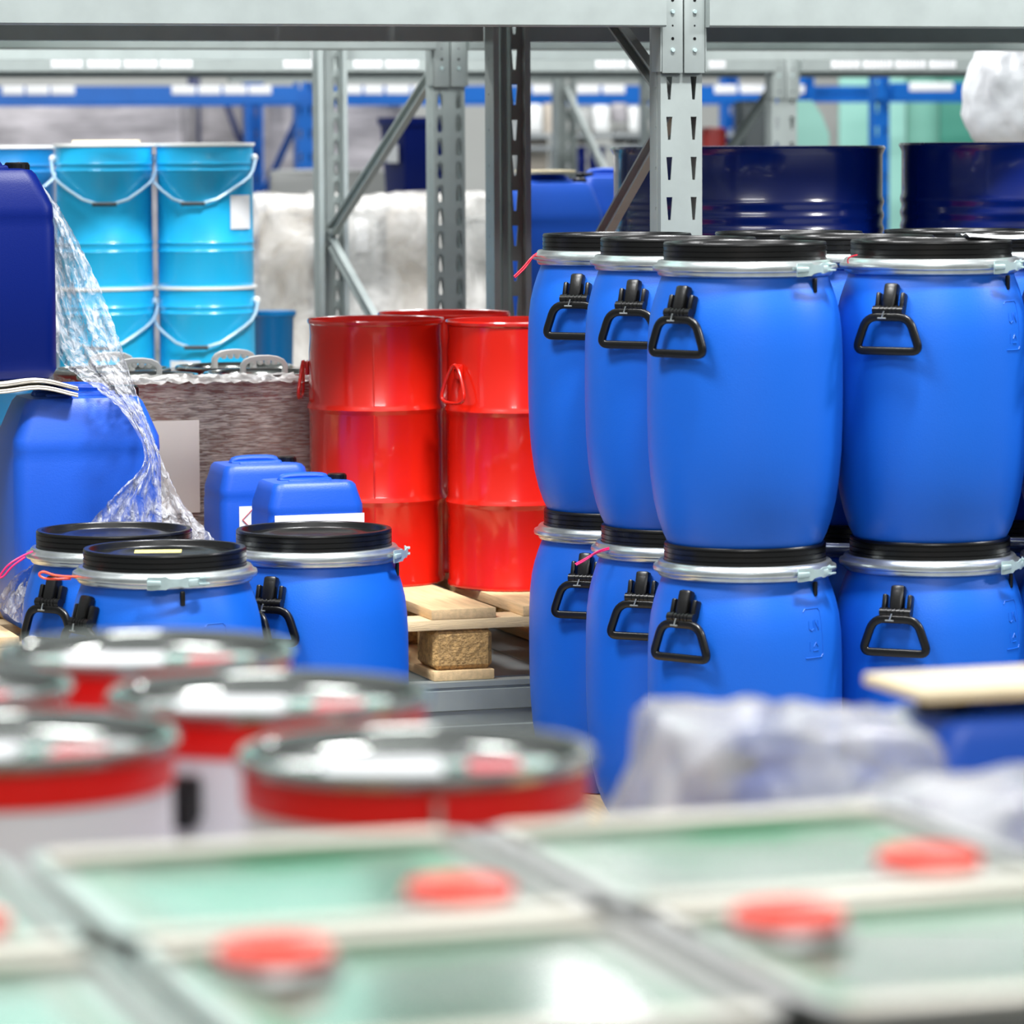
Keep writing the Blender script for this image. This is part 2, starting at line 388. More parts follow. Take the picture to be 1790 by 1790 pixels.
def label_on(beamlist, root, px0, px1, zc, h, D, mark=True):
    """label stuck to the front beam face under root (world px -> local x)"""
    inv = Matrix.Rotation(-root.rotation_euler.z, 3, 'Z')
    a = at(px0, 140, D); b = at(px1, 140, D)
    # intersect the sight line with the beam plane
    n = Vector((sin(root.rotation_euler.z), -cos(root.rotation_euler.z), 0)); o = Vector(root.location)
    def hit(px):
        d = at(px, 140, 1.0)-Vector((0, 0, CAMZ)); t = (o-Vector((0, 0, CAMZ))).dot(n)/d.dot(n)
        return (inv @ (Vector((0, 0, CAMZ))+d*t-o)).x
    x0, x1 = hit(px0), hit(px1)
    fb = [q for q in beamlist if not q[3] and q[2] > 1.5]
    best = min(fb, key=lambda q: abs((min(v.co.x for v in q[0].data.vertices)+max(v.co.x for v in q[0].data.vertices))/2-(x0+x1)/2))[0]
    bm = bmesh.new(); yy = min(v.co.y for v in best.data.vertices)-.002
    box(bm, ((x0+x1)/2, yy, zc), (x1-x0, .003, h), bevel=.001)
    lo = obj('shelf_label', bm, 'paper', best); lo['label'] = 'white location label'
    if mark:
        bm = bmesh.new(); W_ = x1-x0
        box(bm, ((x0+x1)/2, yy-.002, zc+h*.22), (W_*.7, .002, h*.36))
        for k in range(7): box(bm, (x0+W_*(.15+.115*k), yy-.002, zc-h*.22), (W_*(.02+.02*(k % 2)), .002, h*.3))
        obj('barcode', bm, 'inkgrey', best)
for a, b in ((85, 140), (148, 206), (212, 270), (275, 331), (490, 546), (612, 662), (668, 725), (1034, 1087), (1092, 1150), (1232, 1260), (1445, 1495), (1500, 1552), (1557, 1610), (1616, 1662)):
    label_on(b3, r3, a, b, 1.905, .082, 15.9)
for a, b in ((0, 38), (42, 82), (85, 127), (296, 338), (342, 382), (386, 427), (430, 470), (600, 628), (632, 665), (670, 712), (716, 752), (925, 960), (1000, 1043), (1048, 1087), (1243, 1282), (1288, 1330), (1345, 1400)):
    label_on(b5, r5, a, b, 1.845, .045, 20.5, False)
label_on(b6, r6, 1583, 1660, 1.85, .045, 20.9, False)

# ------------------------------------------------------------------ pallets
def pallet(label, fx, fy, z0, rz=TH, nb=5, pb=.22, bw=.155, dep=1.1, h=.166, group=None):
    """front middle at fx,fy; boards run into the depth"""
    t = thing('wooden_pallet', label, 'pallet', (fx, fy, z0), rz, group)
    bt = .024; half = (nb-1)/2
    for k in range(nb):
        bm = bmesh.new(); box(bm, ((k-half)*pb, dep/2, h-bt/2), (bw, dep, bt), bevel=.002); obj('deck_board', bm, 'wood', t, ang=30)
    for y in (.05, dep/2, dep-.05):
        bm = bmesh.new(); box(bm, (0, y, h-bt*1.5), ((nb-1)*pb+bw, .1, bt), bevel=.002); obj('stringer_board', bm, 'woodx', t, ang=30)
    for k in (-1, 0, 1):
        x = k*half*pb
        for y in (.075, dep/2, dep-.075):
            bm = bmesh.new(); hh = h-3*bt
            box(bm, (x, y, bt+hh/2), (.142, .142, hh), bevel=.012, seg=1)
            obj('block', bm, 'chip', t, ang=20)
        bm = bmesh.new(); box(bm, (x, dep/2, bt/2), (.146, dep, bt), bevel=.003); obj('bottom_board', bm, 'wood', t, ang=30)
    return t
MT['wood'] = mat('pallet_pine', (226, 194, 146), .75, noise=.2, nscale=6, stretch=(14, 1.2, 14), bump=.2, bscale=30)
MT['woodx'] = mat('pallet_pine_across', (230, 204, 160), .75, noise=.15, nscale=6, stretch=(1.2, 14, 14), bump=.2, bscale=30)
pr = at(811, 1065, 9.11)
pallet('wooden pallet with chipboard blocks under the red drums', pr.x, 9.11, .36)
pallet('wooden pallet under the large blue canister at left', -1.25, 8.58, .36, nb=4, dep=.95)
pallet('wooden pallet on the floor under the double stacked blue barrels', .734+.185, 8.54-.57, 0, pb=.26, bw=.155, dep=1.2, h=.158)
pallet('wooden pallet on the floor under the three blue barrels at left', -.56, 7.76, 0, pb=.24, bw=.155, dep=1.0, h=.158)

# ------------------------------------------------------------------ blue open-top barrels
BODY = [(0, .004), (.14, .004), (.147, 0), (.152, .004), (.158, .014), (.1665, .032), (.176, .06), (.185, .098), (.1915, .145), (.196, .2), (.1978, .26), (.1982, .33),
        (.1975, .4), (.1955, .44), (.1915, .474), (.185, .502), (.177, .527), (.1705, .544), (.168, .552), (.168, .568)]
def rad_at(z):
    for (a, za), (b, zb) in zip(BODY[3:], BODY[4:]):
        if za <= z <= zb: return a+(b-a)*(z-za)/(zb-za)
    return .17
def barrel_proto(label, group):
    t = thing('plastic_barrel', label, 'barrel', (0, 0, 0), 0, group)
    bm = bmesh.new(); lathe(bm, BODY, 96); obj('body', bm, 'blue', t, ang=50)
    bm = bmesh.new()
    lid = [(.16, .56), (.165, .571)]
    z = .583
    lid += [(.165, .583)]
    for k in range(3): lid += [(.1645, z), (.1645, z+.0075), (.1628, z+.0085), (.1628, z+.0095)]; z += .0105
    lid += [(.1645, z), (.1645, .6165), (.1625, .620), (.1535, .620), (.1512, .617), (.1505, .609), (.148, .6065), (.118, .6065), (.112, .609), (.104, .6115), (.09, .6115), (.083, .608), (0, .6075)]
    lathe(bm, lid, 96); obj('lid', bm, 'black', t, ang=40)
    bm = bmesh.new()
    rp_ = [(.167, .5535), (.1735, .5525), (.1765, .556), (.1775, .5615), (.1855, .5635), (.1868, .568), (.1855, .5735), (.1785, .5755), (.1765, .581), (.1735, .5845), (.1655, .5845)]
    lathe(bm, rp_, 96); obj('clamp_ring', bm, 'ring', t, ang=60)
    return t
def handle_parts(t, az):
    """black bracket and drop handle at azimuth az (0 = towards +x of the barrel)"""
    R = Matrix.Rotation(az, 4, 'Z')
    def fin(bm, name, m='black', ang=40):
        bmesh.ops.transform(bm, matrix=R, verts=bm.verts[:]); return obj(name, bm, m, t, ang=ang)
    bm = bmesh.new()
    til = Matrix.Rotation(-.30, 3, 'Y')
    rr = rad_at(.505)
    box(bm, (rr+.010, 0, .512), (.022, .030, .050), rot=til, bevel=.006)
    box(bm, (rr+.0195, 0, .505), (.008, .024, .052), rot=til, bevel=.003)
    for s in (-1, 1): box(bm, (rr+.010, s*.0265, .500), (.020, .010, .036), rot=til, bevel=.0035)
    fin(bm, 'handle_bracket')
    bm = bmesh.new()
    tube(bm, [(rr+.022, -.033, .483), (rr+.022, .033, .483)], .0095, 14)
    for k in range(5): lathe2(bm, (rr+.022, -.018+.009*k, .483), .0108, .003)
    fin(bm, 'hinge_pin')
    bm = bmesh.new()
    x0 = rr+.026
    loop = [(-.046, .470), (.046, .470), (.070, .402), (-.070, .402)]
    pts = []
    for i in range(4):
        a = Vector(loop[i-1]); b = Vector(loop[i]); c_ = Vector(loop[(i+1) % 4]); rr_ = .024 if i < 2 else .018
        d1 = (a-b).normalized(); d2 = (c_-b).normalized(); k = 6
        p0 = b+d1*rr_; p2_ = b+d2*rr_
        for j in range(k+1):
            s = j/k; p = p0*(1-s)**2+b*2*s*(1-s)+p2_*s*s; pts.append(p)
    P = []
    for p in pts:
        zz = p.y; xx = max(rad_at(zz)+.010, x0-.0*(.47-zz))
        P.append((xx, p.x, zz))
    tube(bm, P, .008, 12, True, sq=(.0085, .0062, (0, 0, 1)))
    box(bm, (x0-.004, 0, .474), (.012, .03, .018), bevel=.003)
    fin(bm, 'handle', ang=60)
    bm = bmesh.new()
    tube(bm, [(x0+.010, -.004, .482), (x0+.010, -.009, .468)], .0016, 6); tube(bm, [(x0+.010, -.018, .468), (x0+.010, .000, .468)], .0016, 6)
    fin(bm, 'wire_clip', 'ring')
def lathe2(bm, c, r, w_):
    g = bmesh.ops.create_cone(bm, cap_ends=True, segments=16, radius1=r, radius2=r, depth=w_)['verts']
    bmesh.ops.rotate(bm, cent=(0, 0, 0), matrix=Matrix.Rotation(pi/2, 3, 'X'), verts=g); bmesh.ops.translate(bm, vec=c, verts=g)
def latch_parts(t, az, span=.52):
    def sp(r, a, z): return Vector((r*cos(a), r*sin(a), z))
    bm = bmesh.new(); n = 16; rows = []
    for i in range(n+1):
        s = i/n; a = az-span/2+span*s
        hgt = .013 if s < .35 else (.008 if s < .6 else .010); r = .1905+.006*sin(pi*s)
        hgt += .0006*sin(i*1.3)
        tw = .004*(s-.4)
        rows.append([bm.verts.new(sp(r+q, a, .5685+tw+zz)) for q, zz in ((0, -hgt), (.0025, -hgt), (.0025, hgt), (0, hgt))])
    for a, b in zip(rows, rows[1:]):
        for k in range(4): bm.faces.new((a[k], a[(k+1) % 4], b[(k+1) % 4], b[k]))
    bm.faces.new(rows[0]); bm.faces.new(rows[-1])
    for k, (aa, w2) in enumerate(((az-span*.38, .028), (az+span*.30, .03))):
        box(bm, sp(.1955, aa, .568), (.006, w2, .014 if k else .010), rz=aa, bevel=.002)
    for dz in (-.006, .006): box(bm, sp(.198, az+span*.44, .571+dz), (.010, .022, .004), rz=az+span*.44, bevel=.001)
    l = obj('latch', bm, 'zinc', t, ang=35); l['label'] = 'pale zinc lever latch'
    bm = bmesh.new(); rr = .178
    box(bm, sp(rr, az+.07, .535), (.008, .010, .03), rz=az+.07, bevel=.003); obj('latch_peg', bm, 'black', t)
def emboss(t, az, z0=.40):
    bm = bmesh.new()
    def mp(x, z):
        r = rad_at(z0+z)+.0002; a = az+x/.19; return Vector((r*cos(a), r*sin(a), z0+z))
    def st(pts, closed=False):
        q = []
        for i in range(len(pts)-(0 if closed else 1)):
            a, b = pts[i], pts[(i+1) % len(pts)]
            for k in range(5): q.append((a[0]+(b[0]-a[0])*k/5, a[1]+(b[1]-a[1])*k/5))
        if not closed: q.append(pts[-1])
        tube(bm, [mp(*p) for p in q], .0011, 6, closed)
    st([(-.024, 0), (.018, 0), (.024, .006), (.024, .092), (.018, .098), (-.018, .098), (-.024, .092)])
    st([(-.012, .074), (-.012, .058), (-.006, .054), (0, .058), (0, .074)]); st([(.004, .054), (.004, .074), (.014, .054), (.014, .074)])
    st([(-.012, .014), (-.012, .032)]); st([(-.004, .014), (.010, .014)]); st([(-.002, .022), (.004, .030), (.010, .022)])
    obj('embossed_mark', bm, 'blue', t)
def cord(t, pts, m, r=.0017):
    bm = bmesh.new(); tube(bm, smooth_path(pts, 3), r, 8); o = obj('seal_cord', bm, m, t); o['label'] = m.replace('redcord', 'red')+' plastic seal cord'; return o

ROWV = Vector((-.119, .380, 0)); COLV = Vector((.386, .095, 0))
zb = CAMZ-1.44
G0 = at(1302, 700, 8.10); G0 = Vector((G0.x, 8.10, 0))
proto = barrel_proto('x', 'double stacked blue barrels')
names_row = ['front', 'middle', 'rear']
first = True
HAZ = {(0, 0, 1): -43, (0, 1, 1): -31, (0, 2, 1): -28, (1, 0, 1): -30, (0, 0, 0): -41, (0, 1, 0): -25, (0, 2, 0): -23, (1, 0, 0): -25}
LAB = {
 (0, 0, 1): 'blue barrel on top of the foremost stack, handle at its left, full front in view',
 (0, 1, 1): 'upper blue barrel second from the left in the row beside the red drums',
 (0, 2, 1): 'upper blue barrel closest to the red drums, red cord hanging from its ring',
 (1, 0, 1): 'upper blue barrel at right with wide drop handle, standing on another barrel',
 (2, 0, 1): 'upper blue barrel cut off by the right edge of the photo',
 (1, 1, 1): 'upper blue barrel glimpsed between the two front upper barrels',
 (1, 2, 1): 'upper blue barrel of the back row, only its lid seen by the rack upright',
 (2, 1, 1): 'upper blue barrel of the second row behind the right edge stack',
 (2, 2, 1): 'upper blue barrel in the back right corner of the pallet, lid edge seen',
 (0, 0, 0): 'lower blue barrel of the foremost stack with embossed mark right of its handle',
 (0, 1, 0): 'lower blue barrel second from the left, under the second upper barrel',
 (0, 2, 0): 'lower blue barrel beside the wooden pallet and red drums',
 (1, 0, 0): 'lower blue barrel at right with level black handle, above the white film',
 (2, 0, 0): 'lower blue barrel cut off by the right edge of the photo',
 (1, 1, 0): 'lower blue barrel in the dark gap between the two front stacks',
 (1, 2, 0): 'lower blue barrel hidden in the back row of the middle column',
 (2, 1, 0): 'lower blue barrel hidden in the second row at right',
 (2, 2, 0): 'lower blue barrel hidden in the back right corner of the pallet'}
BAR = {}
for c_ in range(3):
    for r_ in range(3):
        for l_ in (0, 1):
            p = G0+COLV*c_+ROWV*r_; loc = (p.x, p.y, zb+l_*.608)
            if first: b = proto; b.location = loc; b['label'] = LAB[(c_, r_, l_)]; first = False
            else: b = dup(proto, loc, 0, LAB[(c_, r_, l_)])
            BAR[(c_, r_, l_)] = b
# azimuths: -90 deg (towards -y) faces the camera
for k, b in BAR.items():
    az = HAZ.get(k, -35+8*random.random())
    handle_parts(b, radians(-90+az)); 
    if k[1] == 0 or k[2] == 1 and k[0] > 0: handle_parts(b, radians(90+az))
    lz = {(0, 0, 1): 44, (1, 0, 1): 50, (0, 0, 0): 45, (1, 0, 0): 58, (1, 1, 1): -40}.get(k, 70)
    latch_parts(b, radians(-90+lz))
    if k in ((0, 0, 0), (1, 0, 1), (1, 0, 0)): emboss(b, radians(-90+{(0, 0, 0): 42, (1, 0, 1): 52, (1, 0, 0): 54}[k]))
cord(BAR[(0, 2, 1)], [(-.178, -.05, .572), (-.186, -.075, .572), (-.195, -.08, .558), (-.205, -.085, .545), (-.226, -.09, .526)], 'redcord')
cord(BAR[(0, 2, 1)], [(-.178, -.06, .578), (-.190, -.08, .570), (-.208, -.085, .548), (-.228, -.092, .529)], 'redcord')
cord(BAR[(0, 1, 0)], [(-.150, -.105, .580), (-.176, -.12, .574), (-.195, -.125, .562), (-.222, -.128, .548)], 'pink')
cord(BAR[(0, 1, 0)], [(-.150, -.108, .577), (-.18, -.12, .570), (-.20, -.128, .556), (-.220, -.13, .546)], 'pink')
cord(BAR[(1, 0, 1)], [(-.172, -.05, .568), (-.178, -.07, .585), (-.160, -.10, .592)], 'redcord', .0015)

# three barrels at left
LB = [(288, 8.04, -50, 12, 'blue barrel front of the left three, yellow note on its black lid'),
      (200, 8.43, -36, 100, 'blue barrel far left with magenta cord hanging from its ring'),
      (549, 8.42, -25, 78, 'blue barrel right of the left three, zinc latch at its right edge')]
LBO = []
for px, D, az, lz, lb in LB:
    p = at(px, 960, D)
    b = dup(proto, (p.x, D, zb), 0, lb, 'three blue barrels at left')
    for ch in list(b.children):
        if ch.name.split('.')[0] not in ('body', 'lid', 'clamp_ring'): bpy.data.objects.remove(ch)
    handle_parts(b, radians(-90+az)); handle_parts(b, radians(90+az)); latch_parts(b, radians(-90+lz), .62 if lz < 20 else .52)
    LBO.append(b)
emboss(LBO[0], radians(-90+36), .385)
cord(LBO[1], [(-.165, -.07, .580), (-.185, -.09, .572), (-.213, -.10, .556), (-.234, -.10, .528), (-.224, -.10, .528), (-.205, -.10, .552), (-.178, -.09, .570)], 'pink', .0022)
cord(LBO[0], [(-.165, -.075, .569), (-.19, -.09, .571), (-.215, -.10, .575), (-.235, -.10, .584), (-.245, -.10, .576), (-.232, -.10, .568), (-.205, -.09, .566), (-.182, -.08, .566)], 'orange', .0024)
bm = bmesh.new(); box(bm, (0, 0, 0), (.094, .058, .0012)); n_ = obj('sticky_note', bm, 'yellow', None); n_.location = (LBO[0].location.x-.012, LBO[0].location.y-.018, zb+.6135); n_.rotation_euler = (0, 0, .06)
tag(n_, 'pale yellow note lying on the black lid of the front left barrel', 'note')
bm = bmesh.new(); g = bmesh.ops.create_grid(bm, x_segments=10, y_segments=6, size=.5)['verts']
for v in g: v.co = Vector((v.co.x*.30, v.co.y*.2, .004*sin(v.co.x*7)+.003*cos(v.co.y*9)))
sh = obj('paper_sheet', bm, 'paper'); sp_ = at(1780, 414, 8.2); sh.location = (sp_.x+.05, 8.26, zb+.608+.6265); md = sh.modifiers.new('t', 'SOLIDIFY'); md.thickness = .0012
tag(sh, 'white paper sheet lying on the upper barrel lids at the right edge', 'paper')

# ------------------------------------------------------------------ red steel drums
RP = [(0, .004), (.154, .004), (.160, 0), (.164, .004), (.164, .014), (.161, .020)]
def rib(z, r=.163, a=.006): return [(r, z-.014), (r+a*.6, z-.007), (r+a, z), (r+a*.6, z+.007), (r, z+.014)]
RP += rib(.205)+rib(.425)+[(.163, .56), (.160, .600), (.1615, .626), (.1655, .630), (.1665, .636), (.1645, .640), (.1605, .638), (.160, .622), (.157, .618), (0, .618)]
def red_drum(label):
    t = thing('steel_drum', label, 'drum', (0, 0, 0), 0, 'red steel drums')
    bm = bmesh.new(); lathe(bm, RP, 96); obj('body', bm, 'red', t, ang=35)
    bm = bmesh.new(); box(bm, (0, -.1645, .315), (.003, .0016, .57)); obj('weld_seam', bm, 'red', t)
    bm = bmesh.new(); g = lathe(bm, [(0, .6215), (.030, .6215), (.034, .619), (.034, .617)], 28, ctr=(0, -.085, 0)); obj('bung', bm, 'red', t)
    bm = bmesh.new(); lathe(bm, [(0, .6215), (.030, .6215), (.034, .619), (.034, .617)], 28, ctr=(0, .085, 0)); obj('bung', bm, 'red', t)
    return t
def drum_handle(t, az, sw=0.):
    R = Matrix.Rotation(az, 4, 'Z')
    bm = bmesh.new(); box(bm, (.168, 0, .520), (.010, .028, .036), bevel=.004); tube(bm, [(.176, -.018, .53), (.176, .018, .53)], .004, 8)
    bmesh.ops.transform(bm, matrix=R, verts=bm.verts[:]); obj('handle_lug', bm, 'red', t)
    bm = bmesh.new(); x = .178
    tube(bm, smooth_path([(x, -.012, .536), (x, .012, .536), (x+.006, .046, .472), (x+.008, .042, .446), (x+.008, -.042, .446), (x+.006, -.046, .472)], 2, True), .0042, 10, True)
    bmesh.ops.transform(bm, matrix=R, verts=bm.verts[:]); obj('handle', bm, 'red', t)
pd = [(658, 9.70, 'red steel drum at left, its upper half darker than the rest'), (900, 9.60, 'bright red steel drum next to the blue barrels with triangular handle in view'), (777, 10.02, 'red steel drum behind the other two, only its top rim showing')]
d0 = red_drum('x'); DR = []
for i, (px, D, lb) in enumerate(pd):
    p = at(px, 700, D)
    if i == 0: d = d0; d.location = (p.x, D, .526); d['label'] = lb
    else: d = dup(d0, (p.x, D, .526), [0, .5, 1.][i], lb)
    DR.append(d)
drum_handle(DR[0], radians(180-4)); drum_handle(DR[1], radians(-90-53)-.5); 
bm = bmesh.new(); box(bm, (0, 0, 0), (.19, .13, .002), bevel=.0008)
pp = obj('paper_sheet', bm, 'paper', None); pp.location = (DR[1].location.x-.04, DR[1].location.y+.02, .526+.6245); pp.rotation_euler = (0, 0, .5)
tag(pp, 'white sheet lying on the top of the right red drum', 'paper')

# ------------------------------------------------------------------ canisters
def canister(label, loc, rz, W, Dp, H, m, group=None, labelmat=None, capside=1, crease=True, mult=1.0, handle=True, tp=0.):
    t = thing('plastic_canister', label, 'canister', loc, rz, group)
    hx, hy = W/2, Dp/2; bm = bmesh.new(); r = min(W, Dp)*.13; sh_ = H*.80
    loft(bm, [(0, hx*.9, hy*.88, r), (.006, hx*.95, hy*.94, r), (H*.05, hx, hy, r), (H*.45, hx*1.003, hy*1.005, r), (H*.70, hx, hy, r), (H*.735, hx*.985, hy*.975, r),
              (H*.75, hx*.992, hy*.985, r), (sh_, hx*.985, hy*.97, r), (H*.90, hx*(.86+tp*.6), hy*(.86+tp*.6), r), (H*.945, hx*(.80+tp), hy*(.80+tp), r), (H*.965, hx*(.74+tp), hy*(.74+tp), r*.8), (H*.972, hx*.6, hy*.6, r*.5)])
    obj('body', bm, m, t, ang=35)
    bm = bmesh.new()
    if handle:
        box(bm, (-hx*.05, 0, H*.972), (hx*1.1, .045*mult, H*.03), bevel=.006)
        tube(bm, smooth_path([(-hx*.55, 0, H*.965), (-hx*.5, 0, H), (hx*.35, 0, H), (hx*.40, 0, H*.965)], 2), .011*mult, 10)
        for s in (-1, 1): box(bm, (-hx*.05, s*hy*.5, H*.972), (hx*.9, .014*mult, H*.022), bevel=.004)
        obj('handle', bm, m, t, ang=35)
    else: bm.free()
    bm = bmesh.new(); cx = capside*hx*.63
    cs = mult
    lathe(bm, [(.022*cs, H*.955), (.027*cs, H*.96), (.027*cs, H*.955+.018*cs), (.024*cs, H*.955+.021*cs), (0, H*.955+.021*cs)], 24, ctr=(cx, 0, 0)); 
    for k in range(14):
        a = 2*pi*k/14; box(bm, (cx+.027*cs*cos(a), .027*cs*sin(a), H*.955+.009*cs), (.003, .003, .014*cs), rz=a)
    obj('cap', bm, 'black', t, ang=35)
    if labelmat:
        z0, z1, x0, x1 = labelmat
        bm = bmesh.new(); box(bm, ((x0+x1)/2*hx, -hy*1.005-.001, (z0+z1)/2*H), (abs(x1-x0)*hx, .002, (z1-z0)*H)); l = obj('label', bm, 'paper', t); l['label'] = 'white paper label'
    return t
g_ = at(15, 1085, 8.72)
fl_ = Vector((-1.085, 8.72, 0)); cc = fl_+CU*.166+CV*.125
big = canister('large bright blue canister at far left under the booklet', (cc.x, cc.y, .526), TH, .332, .25, .525, 'canblue', mult=1.25)
cc2 = cc+CU*(-.235)+CV*.0
dk = canister('dark blue canister at the top left standing on the lower one', (cc2.x, cc2.y+.02, .526+.55), TH, .336, .25, .475, 'darkblue')
bm = bmesh.new(); box(bm, (.334/2+.0015, -.01, .23), (.002, .14, .155)); l = obj('label', bm, 'paper', dk); l['label'] = 'white label on its right side'
# booklet under the dark canister
bm = bmesh.new()
for k in range(5):
    g = bmesh.ops.create_grid(bm, x_segments=12, y_segments=4, size=.5)['verts']
    for v in g: v.co = Vector((v.co.x*.21, v.co.y*.15, .0048*k+.004*sin(v.co.x*7+1)-.012*max(0, v.co.x)**2*4))
MT['pages'] = mat('booklet_pages', (214, 208, 196), .8); bk = obj('booklet', bm, 'pages'); bk.location = (cc.x-.105, cc.y-.10, .526+.532); bk.rotation_euler = (0, 0, TH); md = bk.modifiers.new('t', 'SOLIDIFY'); md.thickness = .0047
tag(bk, 'open cream paper booklet between the two large blue canisters at left', 'booklet')

def hazard(t, x, y, z, s, m='redink', side=False):
    bm = bmesh.new(); q = [(0, s), (s, 0), (0, -s), (-s, 0)]
    P = [(x+a, y, z+b) if not side else (x, y+a, z+b) for a, b in q]
    tube(bm, P, .0012, 4, True); obj('hazard_diamond', bm, m, t)
sc = at(536, 900, 9.12)
small = canister('small blue canister in front of the left red drum, white label on front', (sc.x, 9.14, .526), TH, .226, .19, .305, 'canblue', 'small blue canisters', (.0, .735, -.9, .96), mult=.8, tp=.07)
sc2 = at(455, 900, 9.40)
sm2 = canister('small blue canister behind the other small one, diamond hazard label on its front', (sc2.x-.005, 9.40, .526), TH, .226, .19, .325, 'canblue', 'small blue canisters', (.1, .68, -.62, -.05), mult=.8, tp=.07)
hazard(sm2, -.038, -.099, .190, .025); hazard(sm2, -.038, -.099, .134, .025)

# blue canisters behind, right of the slotted upright
q = at(960, 400, 11.3)
cb = canister('bright blue canister seen behind the grey upright above the barrels', (q.x*1.06, 12.1, .95), TH, .29, .22, .53, 'canblue', 'blue canisters in the second rack', mult=1.)
q = at(1052, 400, 11.75)
cb2 = canister('bright blue canister with black cap behind the diagonal brace', (q.x*1.05+.02, 12.34, .95), TH, .24, .20, .545, 'canblue', 'blue canisters in the second rack', capside=-1)
bm = bmesh.new(); box(bm, (0, 0, .295), (.7, .6, .59), bevel=.01); o = obj('wooden_crate', bm, 'wood'); q = at(1000, 400, 11.8); o.location = (q.x+.03, 12.22, .36); o.rotation_euler = (0, 0, TH); tag(o, 'wooden crate under the bright blue canisters in the second rack', 'crate')
bm = bmesh.new(); box(bm, (0, 0, .004), (.14, .16, .008), bevel=.001); o = obj('cardboard_sheet', bm, 'cream'); o.location = (cb.location.x-.01, cb.location.y, .95+.543); o.rotation_euler = (0, 0, TH); tag(o, 'tan cardboard sheet on top of a blue canister behind the upright', 'cardboard')

# ------------------------------------------------------------------ navy drums in the rack
NR = .350
NPf = [(0, 0), (NR-.006, 0), (NR, .006), (NR, .02)] + rib(.30, NR-.004, .010) + rib(.62, NR-.004, .010) + rib(.765, NR-.004, .004)+rib(.80, NR-.004, .004)+rib(.835, NR-.004, .004) + [(NR-.004, .955), (NR, .965), (NR+.004, .972), (NR, .978), (NR-.008, .976), (NR-.009, .960), (0, .958)]
navs = [(1307, 10.35, 'dark navy steel drum behind the grey rack upright'), (1813, 10.30, 'navy steel drum at right edge under the white bag, its right side lit')]
nd = None
for i, (px, D, lb) in enumerate(navs):
    q = at(px, 258, D)
    if nd is None:
        nd = thing('steel_drum', lb, 'drum', (0, 0, 0), 0, 'navy steel drums in the rack')
        bm = bmesh.new(); lathe(bm, NPf, 96); obj('body', bm, 'navy', nd, ang=35)
        bm = bmesh.new(); lathe(bm, [(0, .97), (.03, .97), (.034, .965), (.034, .955)], 24, ctr=(.1, -.2, 0)); obj('bung', bm, 'navy', nd)
        nd.location = (q.x, D, 1.568-.972); o = nd
    else: o = dup(nd, (q.x, D, 1.575-.972), .4, lb)
for i in (0, 1):
    pallet(['wooden pallet in the rack beneath the navy drums', 'upper wooden pallet directly under the navy drums'][i], .98, 9.83, .36+.118*i, nb=5, pb=.25, bw=.16, dep=1.1, h=.116)

# ------------------------------------------------------------------ cyan pails
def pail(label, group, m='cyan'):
    t = thing('metal_pail', label, 'pail', (0, 0, 0), 0, group)
    R, H = .1465, .425
    prof = [(0, 0), (R-.006, 0), (R-.004, .004), (R-.003, .015)]
    for z in (.105, .13, .345, .365): prof += [(R-.003, z-.006), (R, z), (R-.003, z+.006)]
    prof += [(R-.002, H-.008)]
    bm = bmesh.new(); lathe(bm, prof, 64); obj('body', bm, m, t, ang=40)
    bm = bmesh.new(); lathe(bm, [(R-.002, H-.011), (R+.004, H-.008), (R+.004, H), (R-.006, H), (R-.008, H-.01), (0, H-.01)], 64); o = obj('lid', bm, 'white', t, ang=40); o['label'] = 'pale rimmed lid'
    for s in (-1, 1):
        bm = bmesh.new(); lathe3(bm, (s*(R+.004), 0, H-.045), .012); obj('ear', bm, 'white', t)
    bm = bmesh.new(); y = -.1
    hp = [(-R-.010, 0, H-.045), (-R-.006, -.05, H-.095), (-R*.86, -.115, H-.125), (-R*.32, -.165, H-.178), (R*.32, -.165, H-.178), (R*.86, -.115, H-.125), (R+.006, -.05, H-.095), (R+.010, 0, H-.045)]
    tube(bm, smooth_path(hp, 1), .0046, 8); obj('bail_handle', bm, 'wire', t)
    bm = bmesh.new(); tube(bm, [(-R*.27, -.165, H-.1785), (R*.22, -.165, H-.1785)], .0065, 10); obj('grip', bm, 'grip', t)
    return t
def lathe3(bm, c, r):
    g = bmesh.ops.create_uvsphere(bm, u_segments=14, v_segments=10, radius=r)['verts']; bmesh.ops.translate(bm, vec=c, verts=g)
PD = 12.0
pz = CAMZ-.012
cy = [(181, 0, .12, 'upper cyan pail at left with cardboard on its lid', PD), (357, 0, -.12, 'upper cyan pail at right with a white tag at its edge', PD+.02),
      (182, 1, -.04, 'lower cyan pail at left, its wire handle half behind the film', PD), (358, 1, -.1, 'lower cyan pail at right with white label near its foot', PD+.02)]
pp0 = None; PA = []
for px, lev, rz, lb, D in cy:
    q = at(px, 240, D); loc = (q.x, D, pz-.425*(lev+1))
    if pp0 is None: pp0 = pail(lb, 'cyan pails'); pp0.location = loc; pp0.rotation_euler = (0, 0, rz); PA.append(pp0)
    else: PA.append(dup(pp0, loc, rz, lb))
q = at(40, 240, 12.25)
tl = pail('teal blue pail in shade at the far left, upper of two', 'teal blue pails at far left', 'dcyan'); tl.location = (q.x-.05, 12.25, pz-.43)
tl2 = dup(tl, (q.x-.05, 12.25, pz-.855), .2, 'teal blue pail in shade at the far left, lower of two')
